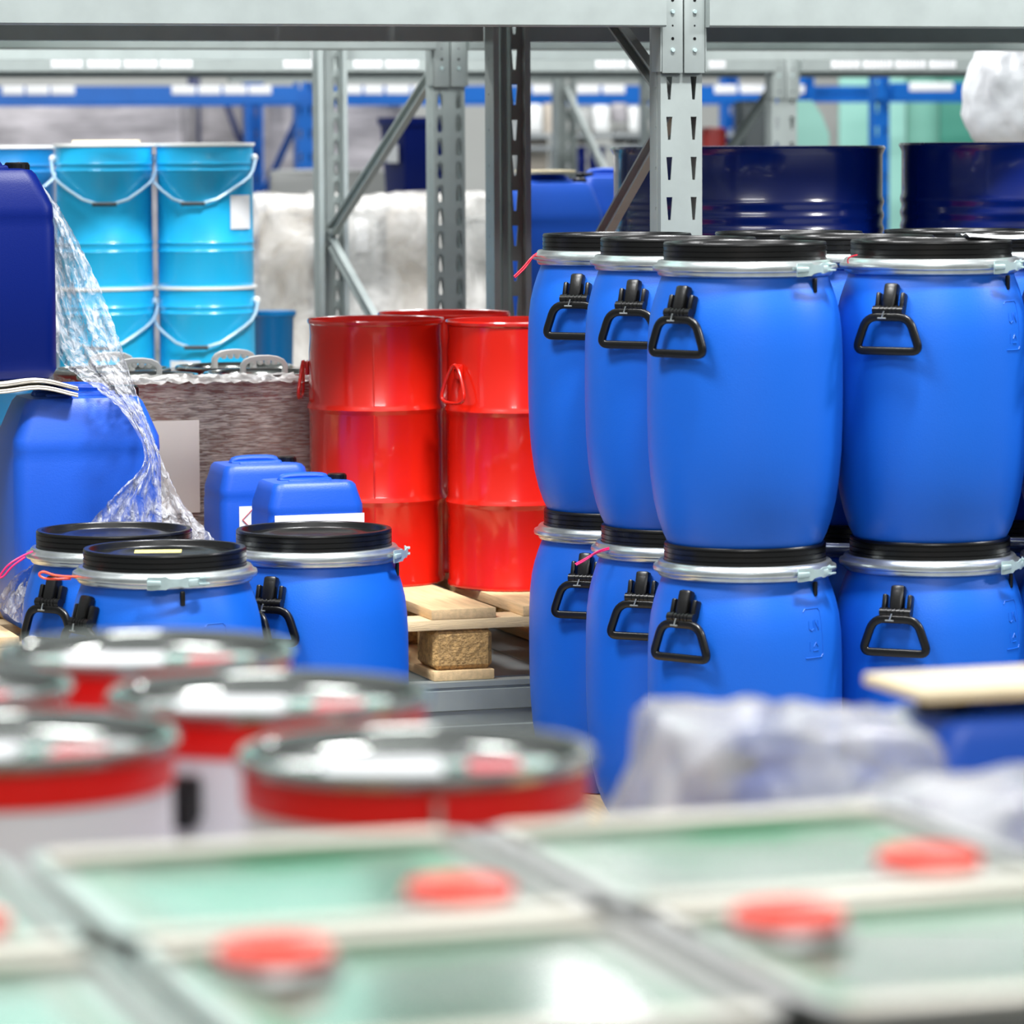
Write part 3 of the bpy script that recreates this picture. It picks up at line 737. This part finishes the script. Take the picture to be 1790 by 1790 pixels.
def curved_patch(t, R, a0, a1, z0, z1, m, name='label', th=.001):
    bm = bmesh.new(); n = 10; A = []; 
    for i in range(n+1):
        a = a0+(a1-a0)*i/n; A.append([bm.verts.new(((R+o_)*cos(a), (R+o_)*sin(a), z)) for o_, z in ((0, z0), (th, z0), (th, z1), (0, z1))])
    for a, b in zip(A, A[1:]):
        for k in range(4): bm.faces.new((a[k], a[(k+1) % 4], b[(k+1) % 4], b[k]))
    bm.faces.new(A[0]); bm.faces.new(A[-1])
    return obj(name, bm, m, t)
curved_patch(PA[1], .1475, radians(-55)+.12, radians(-22)+.12, .17, .27, 'paper')
curved_patch(PA[3], .1475, radians(-128), radians(-88), .165, .205, 'paper')
bm = bmesh.new(); box(bm, (0, 0, .005), (.19, .12, .009), bevel=.001); o = obj('cardboard_sheet', bm, 'cream'); o.location = (PA[0].location.x+.01, PD-.02, pz); tag(o, 'strip of tan cardboard on the lid of the left cyan pail', 'cardboard')
for i, z in enumerate((.36, .36+.187)):
    q = at(240, 700, 12.0); pallet(['lower wooden pallet of the two under the cyan pails', 'upper wooden pallet of the two under the cyan pails'][i], q.x, 11.55, z, nb=5, dep=1.0, h=.186)

# ------------------------------------------------------------------ shrink-wrapped tins (left of the red drums)
LZ = .526; wl = Vector((-.80, 10.0, 0))
def tin(label, R, H, band=.03, group=None, body='tinwhite', bandm='tinred', labels=True, name='tin_pail'):
    t = thing(name, label, 'tin', (0, 0, 0), 0, group)
    bm = bmesh.new(); lathe(bm, [(0, .002), (R-.006, .002), (R-.002, 0), (R, .004), (R-.003, .012), (R-.003, H-.012-band)], 72); obj('body', bm, body, t, ang=40)
    bm = bmesh.new(); lathe(bm, [(R-.003, H-.012-band), (R-.001, H-.011-band), (R-.001, H-.012)], 72); o = obj('colour_band', bm, bandm, t, ang=40); o['label'] = 'coloured band below the rim'
    bm = bmesh.new(); lathe(bm, [(R-.001, H-.014), (R+.004, H-.010), (R+.0045, H-.004), (R+.001, H), (R-.006, H), (R-.010, H-.004), (R-.011, H-.016), (R-.016, H-.018), (R*.8, H-.014), (R*.78, H-.016), (0, H-.016)], 72)
    obj('lid', bm, 'tin', t, ang=45)
    return t
wt = None
wspots = [(-.17, -.152), (.148, -.152), (-.17, .152), (.148, .152)]
wn = ['front left', 'front right', 'back left', 'back right']
for i, (a, b) in enumerate(wspots):
    p = wl+CU*a+CV*b; lb = 'shrink-wrapped tin with white handle, %s of the four left of red drums' % wn[i]
    if wt is None:
        wt = tin(lb, .146, .50, .05, 'tins inside the shrink wrap', 'brownload', 'maroon'); wt.location = (p.x, p.y, LZ); t = wt
        bm = bmesh.new(); hh = []
        tube(bm, smooth_path([(-.052, -.0, .486), (-.052, 0, .534), (.052, 0, .534), (.052, 0, .486)], 2), .008, 10, sq=(.010, .007, (0, 1, 0)))
        for k in range(4): lathe3(bm, (-.027+.018*k, 0, .524), .008)
        obj('handle', bm, 'white', wt)
    else: t = dup(wt, (p.x, p.y, LZ), 0, lb)
    t.rotation_euler = (0, 0, .1*i+.1)
pallet('wooden pallet under the shrink-wrapped tins', -1.12, 9.72, .36, nb=3, pb=.17, dep=.6)
# the wrap: a rounded sleeve with creases
def wrap_sleeve(label, ctr, rz, hx, hy, z0, z1, m, amp=.004, top=True, r=.1, seed=1, name='stretch_wrap', lay=26):
    random.seed(seed); bm = bmesh.new(); base = rrect(hx, hy, r, 10)
    # subdivide the straight runs
    pts = []
    for i in range(len(base)):
        a = Vector(base[i]); b = Vector(base[(i+1) % len(base)]); n = max(1, int((b-a).length/.03))
        for k in range(n): pts.append(a+(b-a)*k/n)
    rings = []
    for k in range(lay+1):
        z = z0+(z1-z0)*k/lay; sc_ = 1+.004*sin(k*1.7)
        rings.append([bm.verts.new((p.x*sc_+random.uniform(-amp, amp), p.y*sc_+random.uniform(-amp, amp), z+random.uniform(-amp, amp)*.5)) for p in pts])
    if top:
        for s, dz in ((.94, .012), (.8, .008), (.6, .002), (.3, .0)):
            rings.append([bm.verts.new((p.x*s, p.y*s, z1+dz+random.uniform(-amp, amp))) for p in pts])
    n = len(pts)
    for a, b in zip(rings, rings[1:]):
        for i in range(n): bm.faces.new((a[i], a[(i+1) % n], b[(i+1) % n], b[i]))
    if top: bm.faces.new(rings[-1])
    o = obj(name, bm, m, ang=180); o.location = ctr; o.rotation_euler = (0, 0, rz)
    return tag(o, label, 'plastic wrap')
wrap_sleeve('horizontally creased stretch wrap around the tins left of the red drums', (wl.x, wl.y, 0), TH, .328, .312, .53, 1.015, 'filmload', .0035, top=False, r=.13)
# crumpled film over the rim of the wrapped load
def crumple_strip(label, p0, p1, wd, h, m, seed, nx=40, ny=10, name='stretch_wrap'):
    random.seed(seed); bm = bmesh.new(); V = []
    a = Vector(p0); b = Vector(p1); d = b-a; side = Vector((d.y, -d.x, 0)).normalized()
    for j in range(ny+1):
        row = []
        for i in range(nx+1):
            s = j/ny-.5
            p = a+d*(i/nx)+side*(s*wd)+Vector((0, 0, h*(1-(2*s)**2)))
            p += Vector((random.uniform(-1, 1), random.uniform(-1, 1), random.uniform(-1, 1)))*.006
            row.append(bm.verts.new(p))
        V.append(row)
    for j in range(ny):
        for i in range(nx): bm.faces.new((V[j][i], V[j][i+1], V[j+1][i+1], V[j+1][i]))
    o = obj(name, bm, m, ang=180); return tag(o, label, 'plastic wrap')
e0 = wl+CU*-.30+CV*-.285; e1 = wl+CU*.30+CV*-.285
crumple_strip('bunched clear wrap along the top edge of the wrapped tins', (e0.x, e0.y, 1.015), (e1.x, e1.y, 1.010), .10, .016, 'filmwhite', 3)
bm = bmesh.new(); box(bm, (0, 0, 0), (.118, .003, .225), bevel=.001)
dp_ = obj('document_pouch', bm, 'paperg' if 'paperg' in MT else 'paper'); MT['paperg'] = mat('grey_paper', (222, 212, 204), .6, noise=.06, nscale=6); dp_.data.materials[0] = MT['paperg']
q = wl+CU*-.118+CV*-.322; dp_.location = (q.x, q.y, .81); dp_.rotation_euler = (0, 0, TH)
qq = at(296, 800, 9.45); 
tag(dp_, 'grey-white document pouch stuck to the wrapped tins beside the clear film', 'document')

# ------------------------------------------------------------------ clear film draped from the dark canister
def sheet(label, edgeA, edgeB, m, n=70, mcols=34, amp=.010, seed=2, name='plastic_film', wav=.012):
    """ruled surface between two polylines with folds running along its length"""
    random.seed(seed)
    def samp(P, t):
        P = [Vector(p) for p in P]; L = [0]
        for a, b in zip(P, P[1:]): L.append(L[-1]+(b-a).length)
        s = t*L[-1]
        for i in range(len(P)-1):
            if s <= L[i+1]+1e-9: return P[i].lerp(P[i+1], (s-L[i])/max(1e-6, L[i+1]-L[i]))
        return P[-1]
    A = smooth_path(edgeA, 2); B = smooth_path(edgeB, 2)
    bm = bmesh.new(); V = []
    ph = [random.uniform(0, 6) for _ in range(6)]
    for j in range(n+1):
        a = samp(A, j/n); b = samp(B, j/n); row = []
        for i in range(mcols+1):
            s = i/mcols; p = a.lerp(b, s)
            off = wav*(sin(s*11+ph[0]+j*.06)+.6*sin(s*23+ph[1]-j*.11)+.35*sin(s*41+ph[2]+j*.21))
            p = p+Vector((random.uniform(-1, 1)*amp*.5, off+random.uniform(-1, 1)*amp, random.uniform(-1, 1)*amp*.5))
            row.append(bm.verts.new(p))
        V.append(row)
    for j in range(n):
        for i in range(mcols): bm.faces.new((V[j][i], V[j][i+1], V[j+1][i+1], V[j+1][i]))
    o = obj(name, bm, m, ang=180); return tag(o, label, 'plastic film')
D1 = 8.80
A2 = [at(14, 287, 8.98), at(40, 330, 8.98), at(66, 430, 8.98), at(84, 560, 8.96), at(105, 640, 8.9), at(205, 700, 8.70), at(250, 770, 8.66), at(255, 815, 8.62), at(205, 860, 8.6), at(165, 905, 8.6), at(125, 955, 8.58)]
B_ = [at(34, 283, 9.0), at(98, 352, 9.0), at(150, 450, 9.0), at(205, 580, 8.98), at(240, 690, 8.86), at(278, 790, 8.72), at(312, 870, 8.7), at(340, 905, 8.68), at(380, 948, 8.66)]
sheet('crinkled clear film draped from the dark canister down to the barrels', A2, B_, 'film', 110, 44, .0035, 4)
A3 = [at(60, 985, 8.72), at(20, 1010, 8.72), at(-10, 1060, 8.72)]; B3 = [at(62, 990, 8.75), at(75, 1040, 8.74), at(70, 1110, 8.74)]
sheet('wisp of clear film hanging in front of the lower left of the large canister', A3, B3, 'film', 24, 18, .004, 6)

# ------------------------------------------------------------------ background goods
def load(label, px0, px1, ytop, D, m, dep=.8, z0=0., cat='wrapped load', name='wrapped_load', rz=TH, bev=.04):
    a = at(px0, ytop, D); b = at(px1, ytop, D); W = (b.x-a.x)/cos(rz) - dep*sin(rz)/cos(rz)*0
    bm = bmesh.new(); W = max(.1, (b.x-a.x)*.97); H = a.z-z0
    box(bm, (0, 0, H/2), (W, dep, H), bevel=bev, seg=3)
    es = [e for e in bm.edges]; bmesh.ops.subdivide_edges(bm, edges=es, cuts=3, use_grid_fill=True)
    for v in bm.verts: v.co += Vector((random.uniform(-1, 1), random.uniform(-1, 1), random.uniform(-1, 1)))*.008
    o = obj(name, bm, m, ang=60); o.location = ((a.x+b.x)/2, D+dep/2, z0); o.rotation_euler = (0, 0, 0)
    return tag(o, label, cat)
load('grey film-wrapped load high behind the left cyan pails', -60, 325, 168, 21.9, 'greyload', dep=1.)
load('grey wrapped load behind the gap right of the cyan pails', 346, 452, 160, 23.2, 'greyload')
load('light grey wrapped load left of the blue upright', 458, 520, 160, 21.9, 'greyload')
load('grey wrapped load behind the slotted upright and blue bin', 548, 700, 165, 21.9, 'greyload')
load('pale green-grey crate low behind the diagonal brace', 470, 700, 300, 19.0, 'greybox', bev=.01, dep=.6)
# wrapped cabinets behind rack two
wb = at(640, 365, 14.2)
for i, (a, b, y, D, m, lb) in enumerate([(452, 545, 372, 14.3, 'beige', 'beige carton under film at the left of the wrapped cabinets'), (560, 668, 368, 14.2, 'greybox', 'grey cabinet under film with a white label strip'), (674, 752, 372, 14.25, 'beige', 'beige cabinet under film right of the grey one'), (756, 860, 385, 14.4, 'greybox', 'grey box behind the two near uprights under film')]):
    o = load(lb, a, b, y, D, m, .6, .15, 'box', 'cabinet', bev=.01)
    if i == 1:
        bm = bmesh.new(); q0 = at(622, 382, D); q1 = at(644, 440, D); box(bm, ((q0.x+q1.x)/2-o.location.x, -.3-.004-.006, (q0.z+q1.z)/2-o.location.z), (q1.x-q0.x, .003, q0.z-q1.z)); l = obj('label', bm, 'paper', o); l['label'] = 'white label strip'
pallet('wooden pallet on the floor under the film-wrapped cabinets', wb.x, 14.15, 0, rz=0, h=.15, nb=5, dep=.8)
o = wrap_sleeve('milky loose wrap over the cabinets behind the second rack', (wb.x, 14.55, 0), 0, .44, .36, .2, 1.385, 'filmwhite', .012, True, .1, 5)
# small blue pail at the foot of the wrapped load
q = at(478, 545, 12.4); bp = thing('plastic_pail', 'blurred blue pail right of the cyan pails, above the wrapped tins', 'pail', (q.x, 12.4, q.z-.30-0), 0)
bm = bmesh.new(); lathe(bm, [(0, 0), (.055, 0), (.062, .28), (.066, .285), (.066, .30), (.06, .30), (0, .295)], 40); obj('body', bm, 'dcyan', bp)
bm = bmesh.new(); lathe(bm, [(.066, .286), (.07, .29), (.07, .303), (0, .303)], 40); obj('lid', bm, 'dcyan', bp)
bm = bmesh.new(); hbx = q.z-.30-.36; box(bm, (0, 0, hbx/2), (.16, .2, hbx), bevel=.01); o = obj('carton', bm, 'beige'); o.location = (q.x, 12.4, .36); tag(o, 'plain carton under the blurred blue pail in the second rack', 'carton')
# navy bin in the back
q0 = at(672, 205, 17.5); q1 = at(757, 345, 17.5)
bn = thing('storage_bin', 'dark blue storage bin between the grey uprights, high behind the wrapped load', 'bin', ((q0.x+q1.x)/2+.03, 17.6, q1.z), -.0)
bm = bmesh.new(); hh = q0.z-q1.z; loft(bm, [(0, .10, .12, .02), (hh*.9, .115, .14, .02), (hh*.9, .125, .15, .02), (hh, .125, .15, .02), (hh, .115, .14, .02), (.02, .10, .12, .02)]); obj('body', bm, 'darkblue', bn, ang=30)
bn.rotation_euler = (0, 0, .45)
bm = bmesh.new(); box(bm, (-.125, -.02, hh*.55), (.004, .12, .08), rot=None); l = obj('label', bm, 'paper', bn); l['label'] = 'white label'
load('grey crate beneath the dark blue bin', 655, 775, 345, 17.4, 'greybox', .5, 0, 'crate', 'crate', bev=.01)
# far shelving goods seen right of the slotted upright
random.seed(11)
cols = ['white', 'beige', 'greybox', 'white', 'greyload', 'white', 'beige']
k = 0
for (x, y0, wd, hgt) in [(918, 182, 30, 50), (950, 176, 26, 60), (1008, 190, 24, 40), (1036, 184, 30, 46), (1070, 178, 26, 36), (1098, 186, 20, 44), (918, 240, 40, 60), (962, 250, 34, 50), (1010, 225, 30, 28), (1072, 222, 26, 30), (1100, 236, 40, 22)]:
    a = at(x, y0, 21.8+.02*k); b = at(x+wd, y0+hgt, 21.8+.02*k)
    bm = bmesh.new(); box(bm, (0, 0, (a.z-b.z)/2), (b.x-a.x, .3, a.z-b.z), bevel=.02)
    o = obj('canister' if k % 2 else 'carton', bm, cols[k % 7]); o.location = ((a.x+b.x)/2, 22+.02*k, b.z)
    pos = ['top left corner', 'top, second from left', 'top, third from left, right of the pale upright', 'top, fourth from left', 'top, fifth from left', 'top, last before the near upright', 'bottom left', 'bottom, second from left', 'middle shelf above the dark blue drums', 'middle shelf, behind the pale brace', 'bottom right, by the near upright'][k]
    tag(o, 'blurred pale %s on the far shelves, %s' % ('canister' if k % 2 else 'carton', pos), 'container', 'goods on the far shelves'); k += 1
sh2 = thing('shelving', 'far metal shelving holding pale cartons, seen right of the slotted upright', 'shelving', (0, 0, 0))
for i, y in enumerate((232, 253, 300)):
    a = at(905, y, 22.0); b = at(1360, y, 22.0); bm = bmesh.new(); box(bm, ((a.x+b.x)/2, 22.1, a.z-.02), (b.x-a.x, .5, .025), bevel=.003); obj('shelf', bm, 'dsteel', sh2)
for x in (905, 1130, 1360):
    a = at(x, 240, 22.0); bm = bmesh.new(); box(bm, (a.x, 22.37, 1.1), (.05, .04, 2.2), bevel=.003); obj('upright', bm, 'dsteel', sh2)
for i, (x, w_) in enumerate(((1000, 26), (1030, 28))):
    q = at(x+w_/2, 256, 19.8); R = w_/2*19.8/F; bm = bmesh.new(); lathe(bm, [(0, 0), (R, 0), (R, .06), (R+.004, .07), (R, .08), (R, .14), (R+.003, .147), (0, .147)], 32)
    o = obj('small_drum', bm, 'darkblue'); o.location = (q.x, 20+.0*i, q.z-.147); tag(o, ['small dark blue drum on far shelf, left one', 'small dark blue drum on far shelf, right one near the brace'][i], 'drum', 'small dark blue drums far back')
q = at(1028, 307, 20.0); bm = bmesh.new(); q_ = at(1028, 256, 19.8); zt = q_.z-.147; box(bm, (0, 0, zt/2), (.34, .4, zt), bevel=.01); o = obj('crate', bm, 'greybox'); o.location = (q.x, 20.02, 0); tag(o, 'grey crate under the small dark blue drums far back', 'crate')
load('dark machine cabinet beside the third rack upright', 1292, 1345, 178, 19.4, 'darkbox', .4, 0, 'machine', 'machine_cabinet', bev=.01)
load('reddish brown carton low behind the near slotted upright', 1236, 1262, 225, 19.5, 'maroon', .3, 0, 'carton', 'carton', bev=.01)
# teal octagonal screen behind the third rack
bm = bmesh.new(); pts = [(1388, 176), (1420, 176), (1436, 200), (1450, 235), (1450, 300), (1388, 300)]
D_ = 19.6; A = [bm.verts.new(at(x, y, D_)) for x, y in pts]; B = [bm.verts.new(at(x, y, D_)+Vector((0, .5, 0))) for x, y in pts]
bm.faces.new(A); bm.faces.new(B)
for i in range(len(A)): bm.faces.new((A[i], A[(i+1) % len(A)], B[(i+1) % len(B)], B[i]))
mh = thing('machine', 'pale teal machine with cut upper corner right of the pale upright', 'machine', (0, 0, 0)); obj('hood', bm, 'teal', mh, smooth=False)
a = at(1388, 300, D_); b = at(1450, 300, D_); bm = bmesh.new(); box(bm, ((a.x+b.x)/2, D_+.25, a.z/2), (b.x-a.x, .5, a.z), bevel=.01); obj('base', bm, 'teal', mh)
# white bag
q = at(1822, 240, 12.4); random.seed(5)
bm = bmesh.new(); g = bmesh.ops.create_icosphere(bm, subdivisions=5, radius=1)['verts']
from mathutils import noise as NZ
for v in g:
    z = v.co.z; r = 1-.28*max(0, -z)**2
    p = Vector((v.co.x*.235*r, v.co.y*.22*r, z*.26))
    d = NZ.noise(v.co*2.3)*.022+NZ.noise(v.co*5.5)*.010+abs(NZ.noise(v.co*9))*.010
    v.co = p+v.co.normalized()*d
o = obj('white_bag', bm, 'bag', ang=180); o.location = (q.x, 12.45, 1.70); tag(o, 'large white crumpled plastic bag at the upper right behind the navy drum', 'bag')
bm = bmesh.new(); box(bm, (0, 0, .535), (.5, .5, 1.07), bevel=.01); o = obj('carton', bm, 'beige'); o.location = (q.x, 12.45, .36); tag(o, 'tall carton hidden behind the navy drum under the white bag', 'carton')

# ------------------------------------------------------------------ foreground: round tins
FZ = CAMZ-.520
def fg_tin(t):
    R = .15; H = .38
    bm = bmesh.new(); tube(bm, [(.012, -R-.001, .02), (.012, -R-.001, H-.02)], .003, 6); obj('side_seam', bm, 'tinrim', t)
    return t
FT = None
fts = [(727, 1300, 3.35, .06, 'front round tin with red band, full lid in view, next to the crumpled film'),
       (470, 1228, 3.72, -.05, 'middle round tin with red band, partly behind the front one'),
       (255, 1143, 4.05, .02, 'farthest round tin with red band, in front of the three left barrels'),
       (8, 1286, 3.45, -.12, 'round tin with red band at the left edge, front row'),
       (-150, 1200, 3.78, .1, 'round tin at the left edge, second row, only its rim corner in view')]
FO = []
for i, (px, py, D, rz, lb) in enumerate(fts):
    q = at(px, py, D)
    if FT is None:
        FT = tin(lb, .148, .38, .033, 'round tins with red bands in the foreground'); t = FT
        fg_tin(FT)
        H = .38
        bm = bmesh.new(); box(bm, (-.030, -.050, H-.0105), (.10, .070, .011), rz=0, bevel=.003); l = obj('lid_label', bm, 'paper', FT); l['label'] = 'white paper label on the lid'
        bm = bmesh.new(); box(bm, (.066, -.008, H-.0145), (.045, .055, .0025), bevel=.001); l = obj('lid_sticker', bm, 'pinklabel', FT); l['label'] = 'pinkish red sticker on the lid'
    else: t = dup(FT, (0, 0, 0), 0, lb)
    t.location = (q.x, D, FZ-.38+.006); t.rotation_euler = (0, 0, rz); FO.append(t)
# black lever clasp on the middle tin
bm = bmesh.new(); box(bm, (0, 0, 0), (.03, .016, .042), bevel=.005); box(bm, (.004, -.008, -.012), (.02, .016, .03), bevel=.004)
q = at(350, 1372, 3.56); cl = obj('clasp', bm, 'black', FO[1]); cl.matrix_parent_inverse = Matrix.Identity(4)
R_ = Matrix.Rotation(-FO[1].rotation_euler.z, 4, 'Z')
lp = R_ @ Vector((-.068, -.136, .30)); cl.location = lp; cl.rotation_euler = (0, 0, -FO[1].rotation_euler.z-.45); cl['label'] = 'black clasp on the side'

# ------------------------------------------------------------------ foreground: square cans
CW = .352
def square_can(label):
    t = thing('square_can', label, 'can', (0, 0, 0), 0, 'square green-topped cans in the foreground')
    h = CW/2-.009; H = .36
    bm = bmesh.new(); loft(bm, [(0, h-.004, h-.004, .03), (.006, h-.002, h-.002, .03), (H-.01, h-.002, h-.002, .03)]); obj('body', bm, 'tin', t, ang=40)
    bm = bmesh.new(); loft(bm, [(H-.012, h-.002, h-.002, .03), (H-.009, h+.001, h+.001, .032), (H, h+.001, h+.001, .032), (H, h-.010, h-.010, .028), (H-.008, h-.012, h-.012, .026), (H-.0075, h-.026, h-.026, .024)], cap=False)
    obj('rim', bm, 'tinrim', t, ang=40)
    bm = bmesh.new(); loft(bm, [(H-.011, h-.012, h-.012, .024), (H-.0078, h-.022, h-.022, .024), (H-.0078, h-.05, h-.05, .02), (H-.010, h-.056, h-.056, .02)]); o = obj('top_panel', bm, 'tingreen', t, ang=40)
    bm = bmesh.new(); box(bm, (0, h-.014, H-.002), (CW*.86, .026, .006), bevel=.002); obj('seam_strip', bm, 'creamtin', t)['label'] = 'cream strip along the rim'; bm = bmesh.new(); box(bm, (0, -h+.014, H-.002), (CW*.86, .026, .006), bevel=.002); obj('seam_strip', bm, 'creamtin', t)['label'] = 'cream strip along the rim'
    cx, cy = h-.080, -h+.072
    bm = bmesh.new(); lathe(bm, [(.034, H-.0095), (.046, H-.006), (.041, H-.001), (.036, H-.001)], 36, ctr=(cx, cy, 0)); o = obj('cap_seat', bm, 'tinrim', t)
    bm = bmesh.new(); lathe(bm, [(.036, H-.001), (.038, H+.002), (.038, H+.006), (.034, H+.009), (.018, H+.009), (.016, H+.007), (0, H+.007)], 36, ctr=(cx, cy, 0)); obj('cap', bm, 'cap', t, ang=40)
    return t
# can grid: gap one passes px(15,1491); gap two px(775,1440)
def onz(px, py, z):
    d = at(px, py, 1.)-Vector((0, 0, CAMZ)); s = (z-CAMZ)/d.z; return Vector((0, 0, CAMZ))+d*s
gA = onz(12, 1490, FZ)
sq0 = None
cnames = {(-1, 0): 'square can at the left edge, orange-red cap at its near corner', (0, 0): 'left square can of the back row with painted green reflection on top and orange-red cap',
          (1, 0): 'right square can of the back row beside the film', (-1, 1): 'square can at the bottom left corner of the photo',
          (0, 1): 'square can at the bottom left middle with orange-red cap on its far left corner', (1, 1): 'square can at the bottom right middle with orange-red cap on its far left corner',
          (2, 1): 'square can at the bottom right corner of the photo'}
for (i, j), lb in cnames.items():
    c = gA+CU*(CW*(i+.5))+CV*(-CW*(j+.5))+CU*(.0*j)
    rz = TH+(pi if j else 0)
    loc = (c.x, c.y, FZ-.36)
    if sq0 is None: sq0 = square_can(lb); sq0.location = loc; sq0.rotation_euler = (0, 0, rz)
    else: dup(sq0, loc, rz, lb)

# platform carrying the foreground tins and cans
c = gA+CU*(.7)+CV*(-.3+.45)
bm = bmesh.new(); 
for k in range(9): box(bm, (-1.2+.3*k, .12, FZ-.38-.011), (.292, 2.2, .022), bevel=.002)
for x in (-1.3, 0, 1.3):
    for y in (-.9, .1, 1.15): box(bm, (x, y, (FZ-.402)/2), (.09, .09, FZ-.402), bevel=.003)
o = obj('wooden_platform', bm, 'wood', ang=30); o.location = (c.x, c.y, 0); o.rotation_euler = (0, 0, TH); tag(o, 'wooden platform hidden beneath the foreground tins and cans', 'platform')

# ------------------------------------------------------------------ foreground: film-wrapped bundle at right
def blob_film(label, ctr, hx, hy, z0, z1, seed, m, name='plastic_film', taper=.78, slope=0.):
    bm = bmesh.new(); N = 64; L = 22; rings = []
    for k in range(L+1):
        s = k/L
        if s < .8: z = z0+(z1-z0)*s/.8; f = 1-(1-taper)*(s/.8)**1.5
        else: z = z1+.01*sin((s-.8)/.2*pi/2); f = taper*(1-((s-.8)/.2)**1.2)+.001
        ring = []
        for i in range(N):
            a = 2*pi*i/N; x = hx*sgp(cos(a), .6)*f; y = hy*sgp(sin(a), .6)*f
            n3 = Vector((x*9+seed, y*9, z*11)); d = NZ.noise(n3)*.022+abs(NZ.noise(n3*2.3))*.016
            ring.append(bm.verts.new((x+cos(a)*d, y+sin(a)*d, z+slope*x+d*.8*(1 if s > .6 else .3))))
        rings.append(ring)
    for a, b in zip(rings, rings[1:]):
        for i in range(N): bm.faces.new((a[i], a[(i+1) % N], b[(i+1) % N], b[i]))
    bm.faces.new(rings[-1])
    o = obj(name, bm, m, ang=180); o.location = ctr; o.rotation_euler = (0, 0, TH); return tag(o, label, 'plastic film')
b0 = onz(1400, 1330, FZ+.02)
q = at(1420, 1215, 4.0)
FB = FZ-.38
blob_film('crumpled grey-white film bundle in the right foreground', (.265, 3.82, FB), .190, .20, 0, .340, 3, 'filmfg', taper=.62)
blob_film('crumpled grey film piled low at the right edge beside the square cans', (.47, 3.42, FB), .24, .17, 0, .335, 9, 'filmfg')
for i, (x, y, h_, lb) in enumerate([(.265, 3.84, .30, 'blue canister wrapped inside the crumpled foreground film'), (.545, 4.22, .305, 'blurred blue canister at the right edge above the crumpled film'), (.50, 3.35, .29, 'blue canister under the low film by the square cans')]):
    canister(lb, (x, y, FB), TH, [.19, .30, .26][i], .20, h_, 'canblue', 'blue canisters in the right foreground', mult=1., capside=-1, tp=.05)
bm = bmesh.new(); box(bm, (0, 0, 0), (.34, .16, .012), bevel=.003); o = obj('paper_pad', bm, 'cream'); o.location = (.56, 4.22, FB+.322); o.rotation_euler = (0, -.0, TH); tag(o, 'cream pad of paper on the blurred canister at the right edge', 'paper')

# unseen cartons added on the near rack's upper level to shade the second rack
for i, (u_, wd, lb, m) in enumerate([(-2.35, 1.1, 'unseen grey carton added for shade on the top level of the near rack, leftmost', 'greyload'), (-1.2, 1.0, 'unseen carton added for shade on the top level of the near rack, left of the uprights', 'teal'), (.62, 1.0, 'unseen pale carton added for shade on the top level of the near rack, right of the upright', 'greyload'), (1.75, 1.1, 'unseen pale carton added for shade on the top level of the near rack, rightmost', 'teal')]):
    bm = bmesh.new(); box(bm, (0, 0, .4), (wd, 1.0, .8), bevel=.01); o = obj('carton', bm, m); p = uv(u_, .72, 2.013); o.location = p; o.rotation_euler = (0, 0, TH); tag(o, lb, 'carton', 'shade cartons added on the top level')
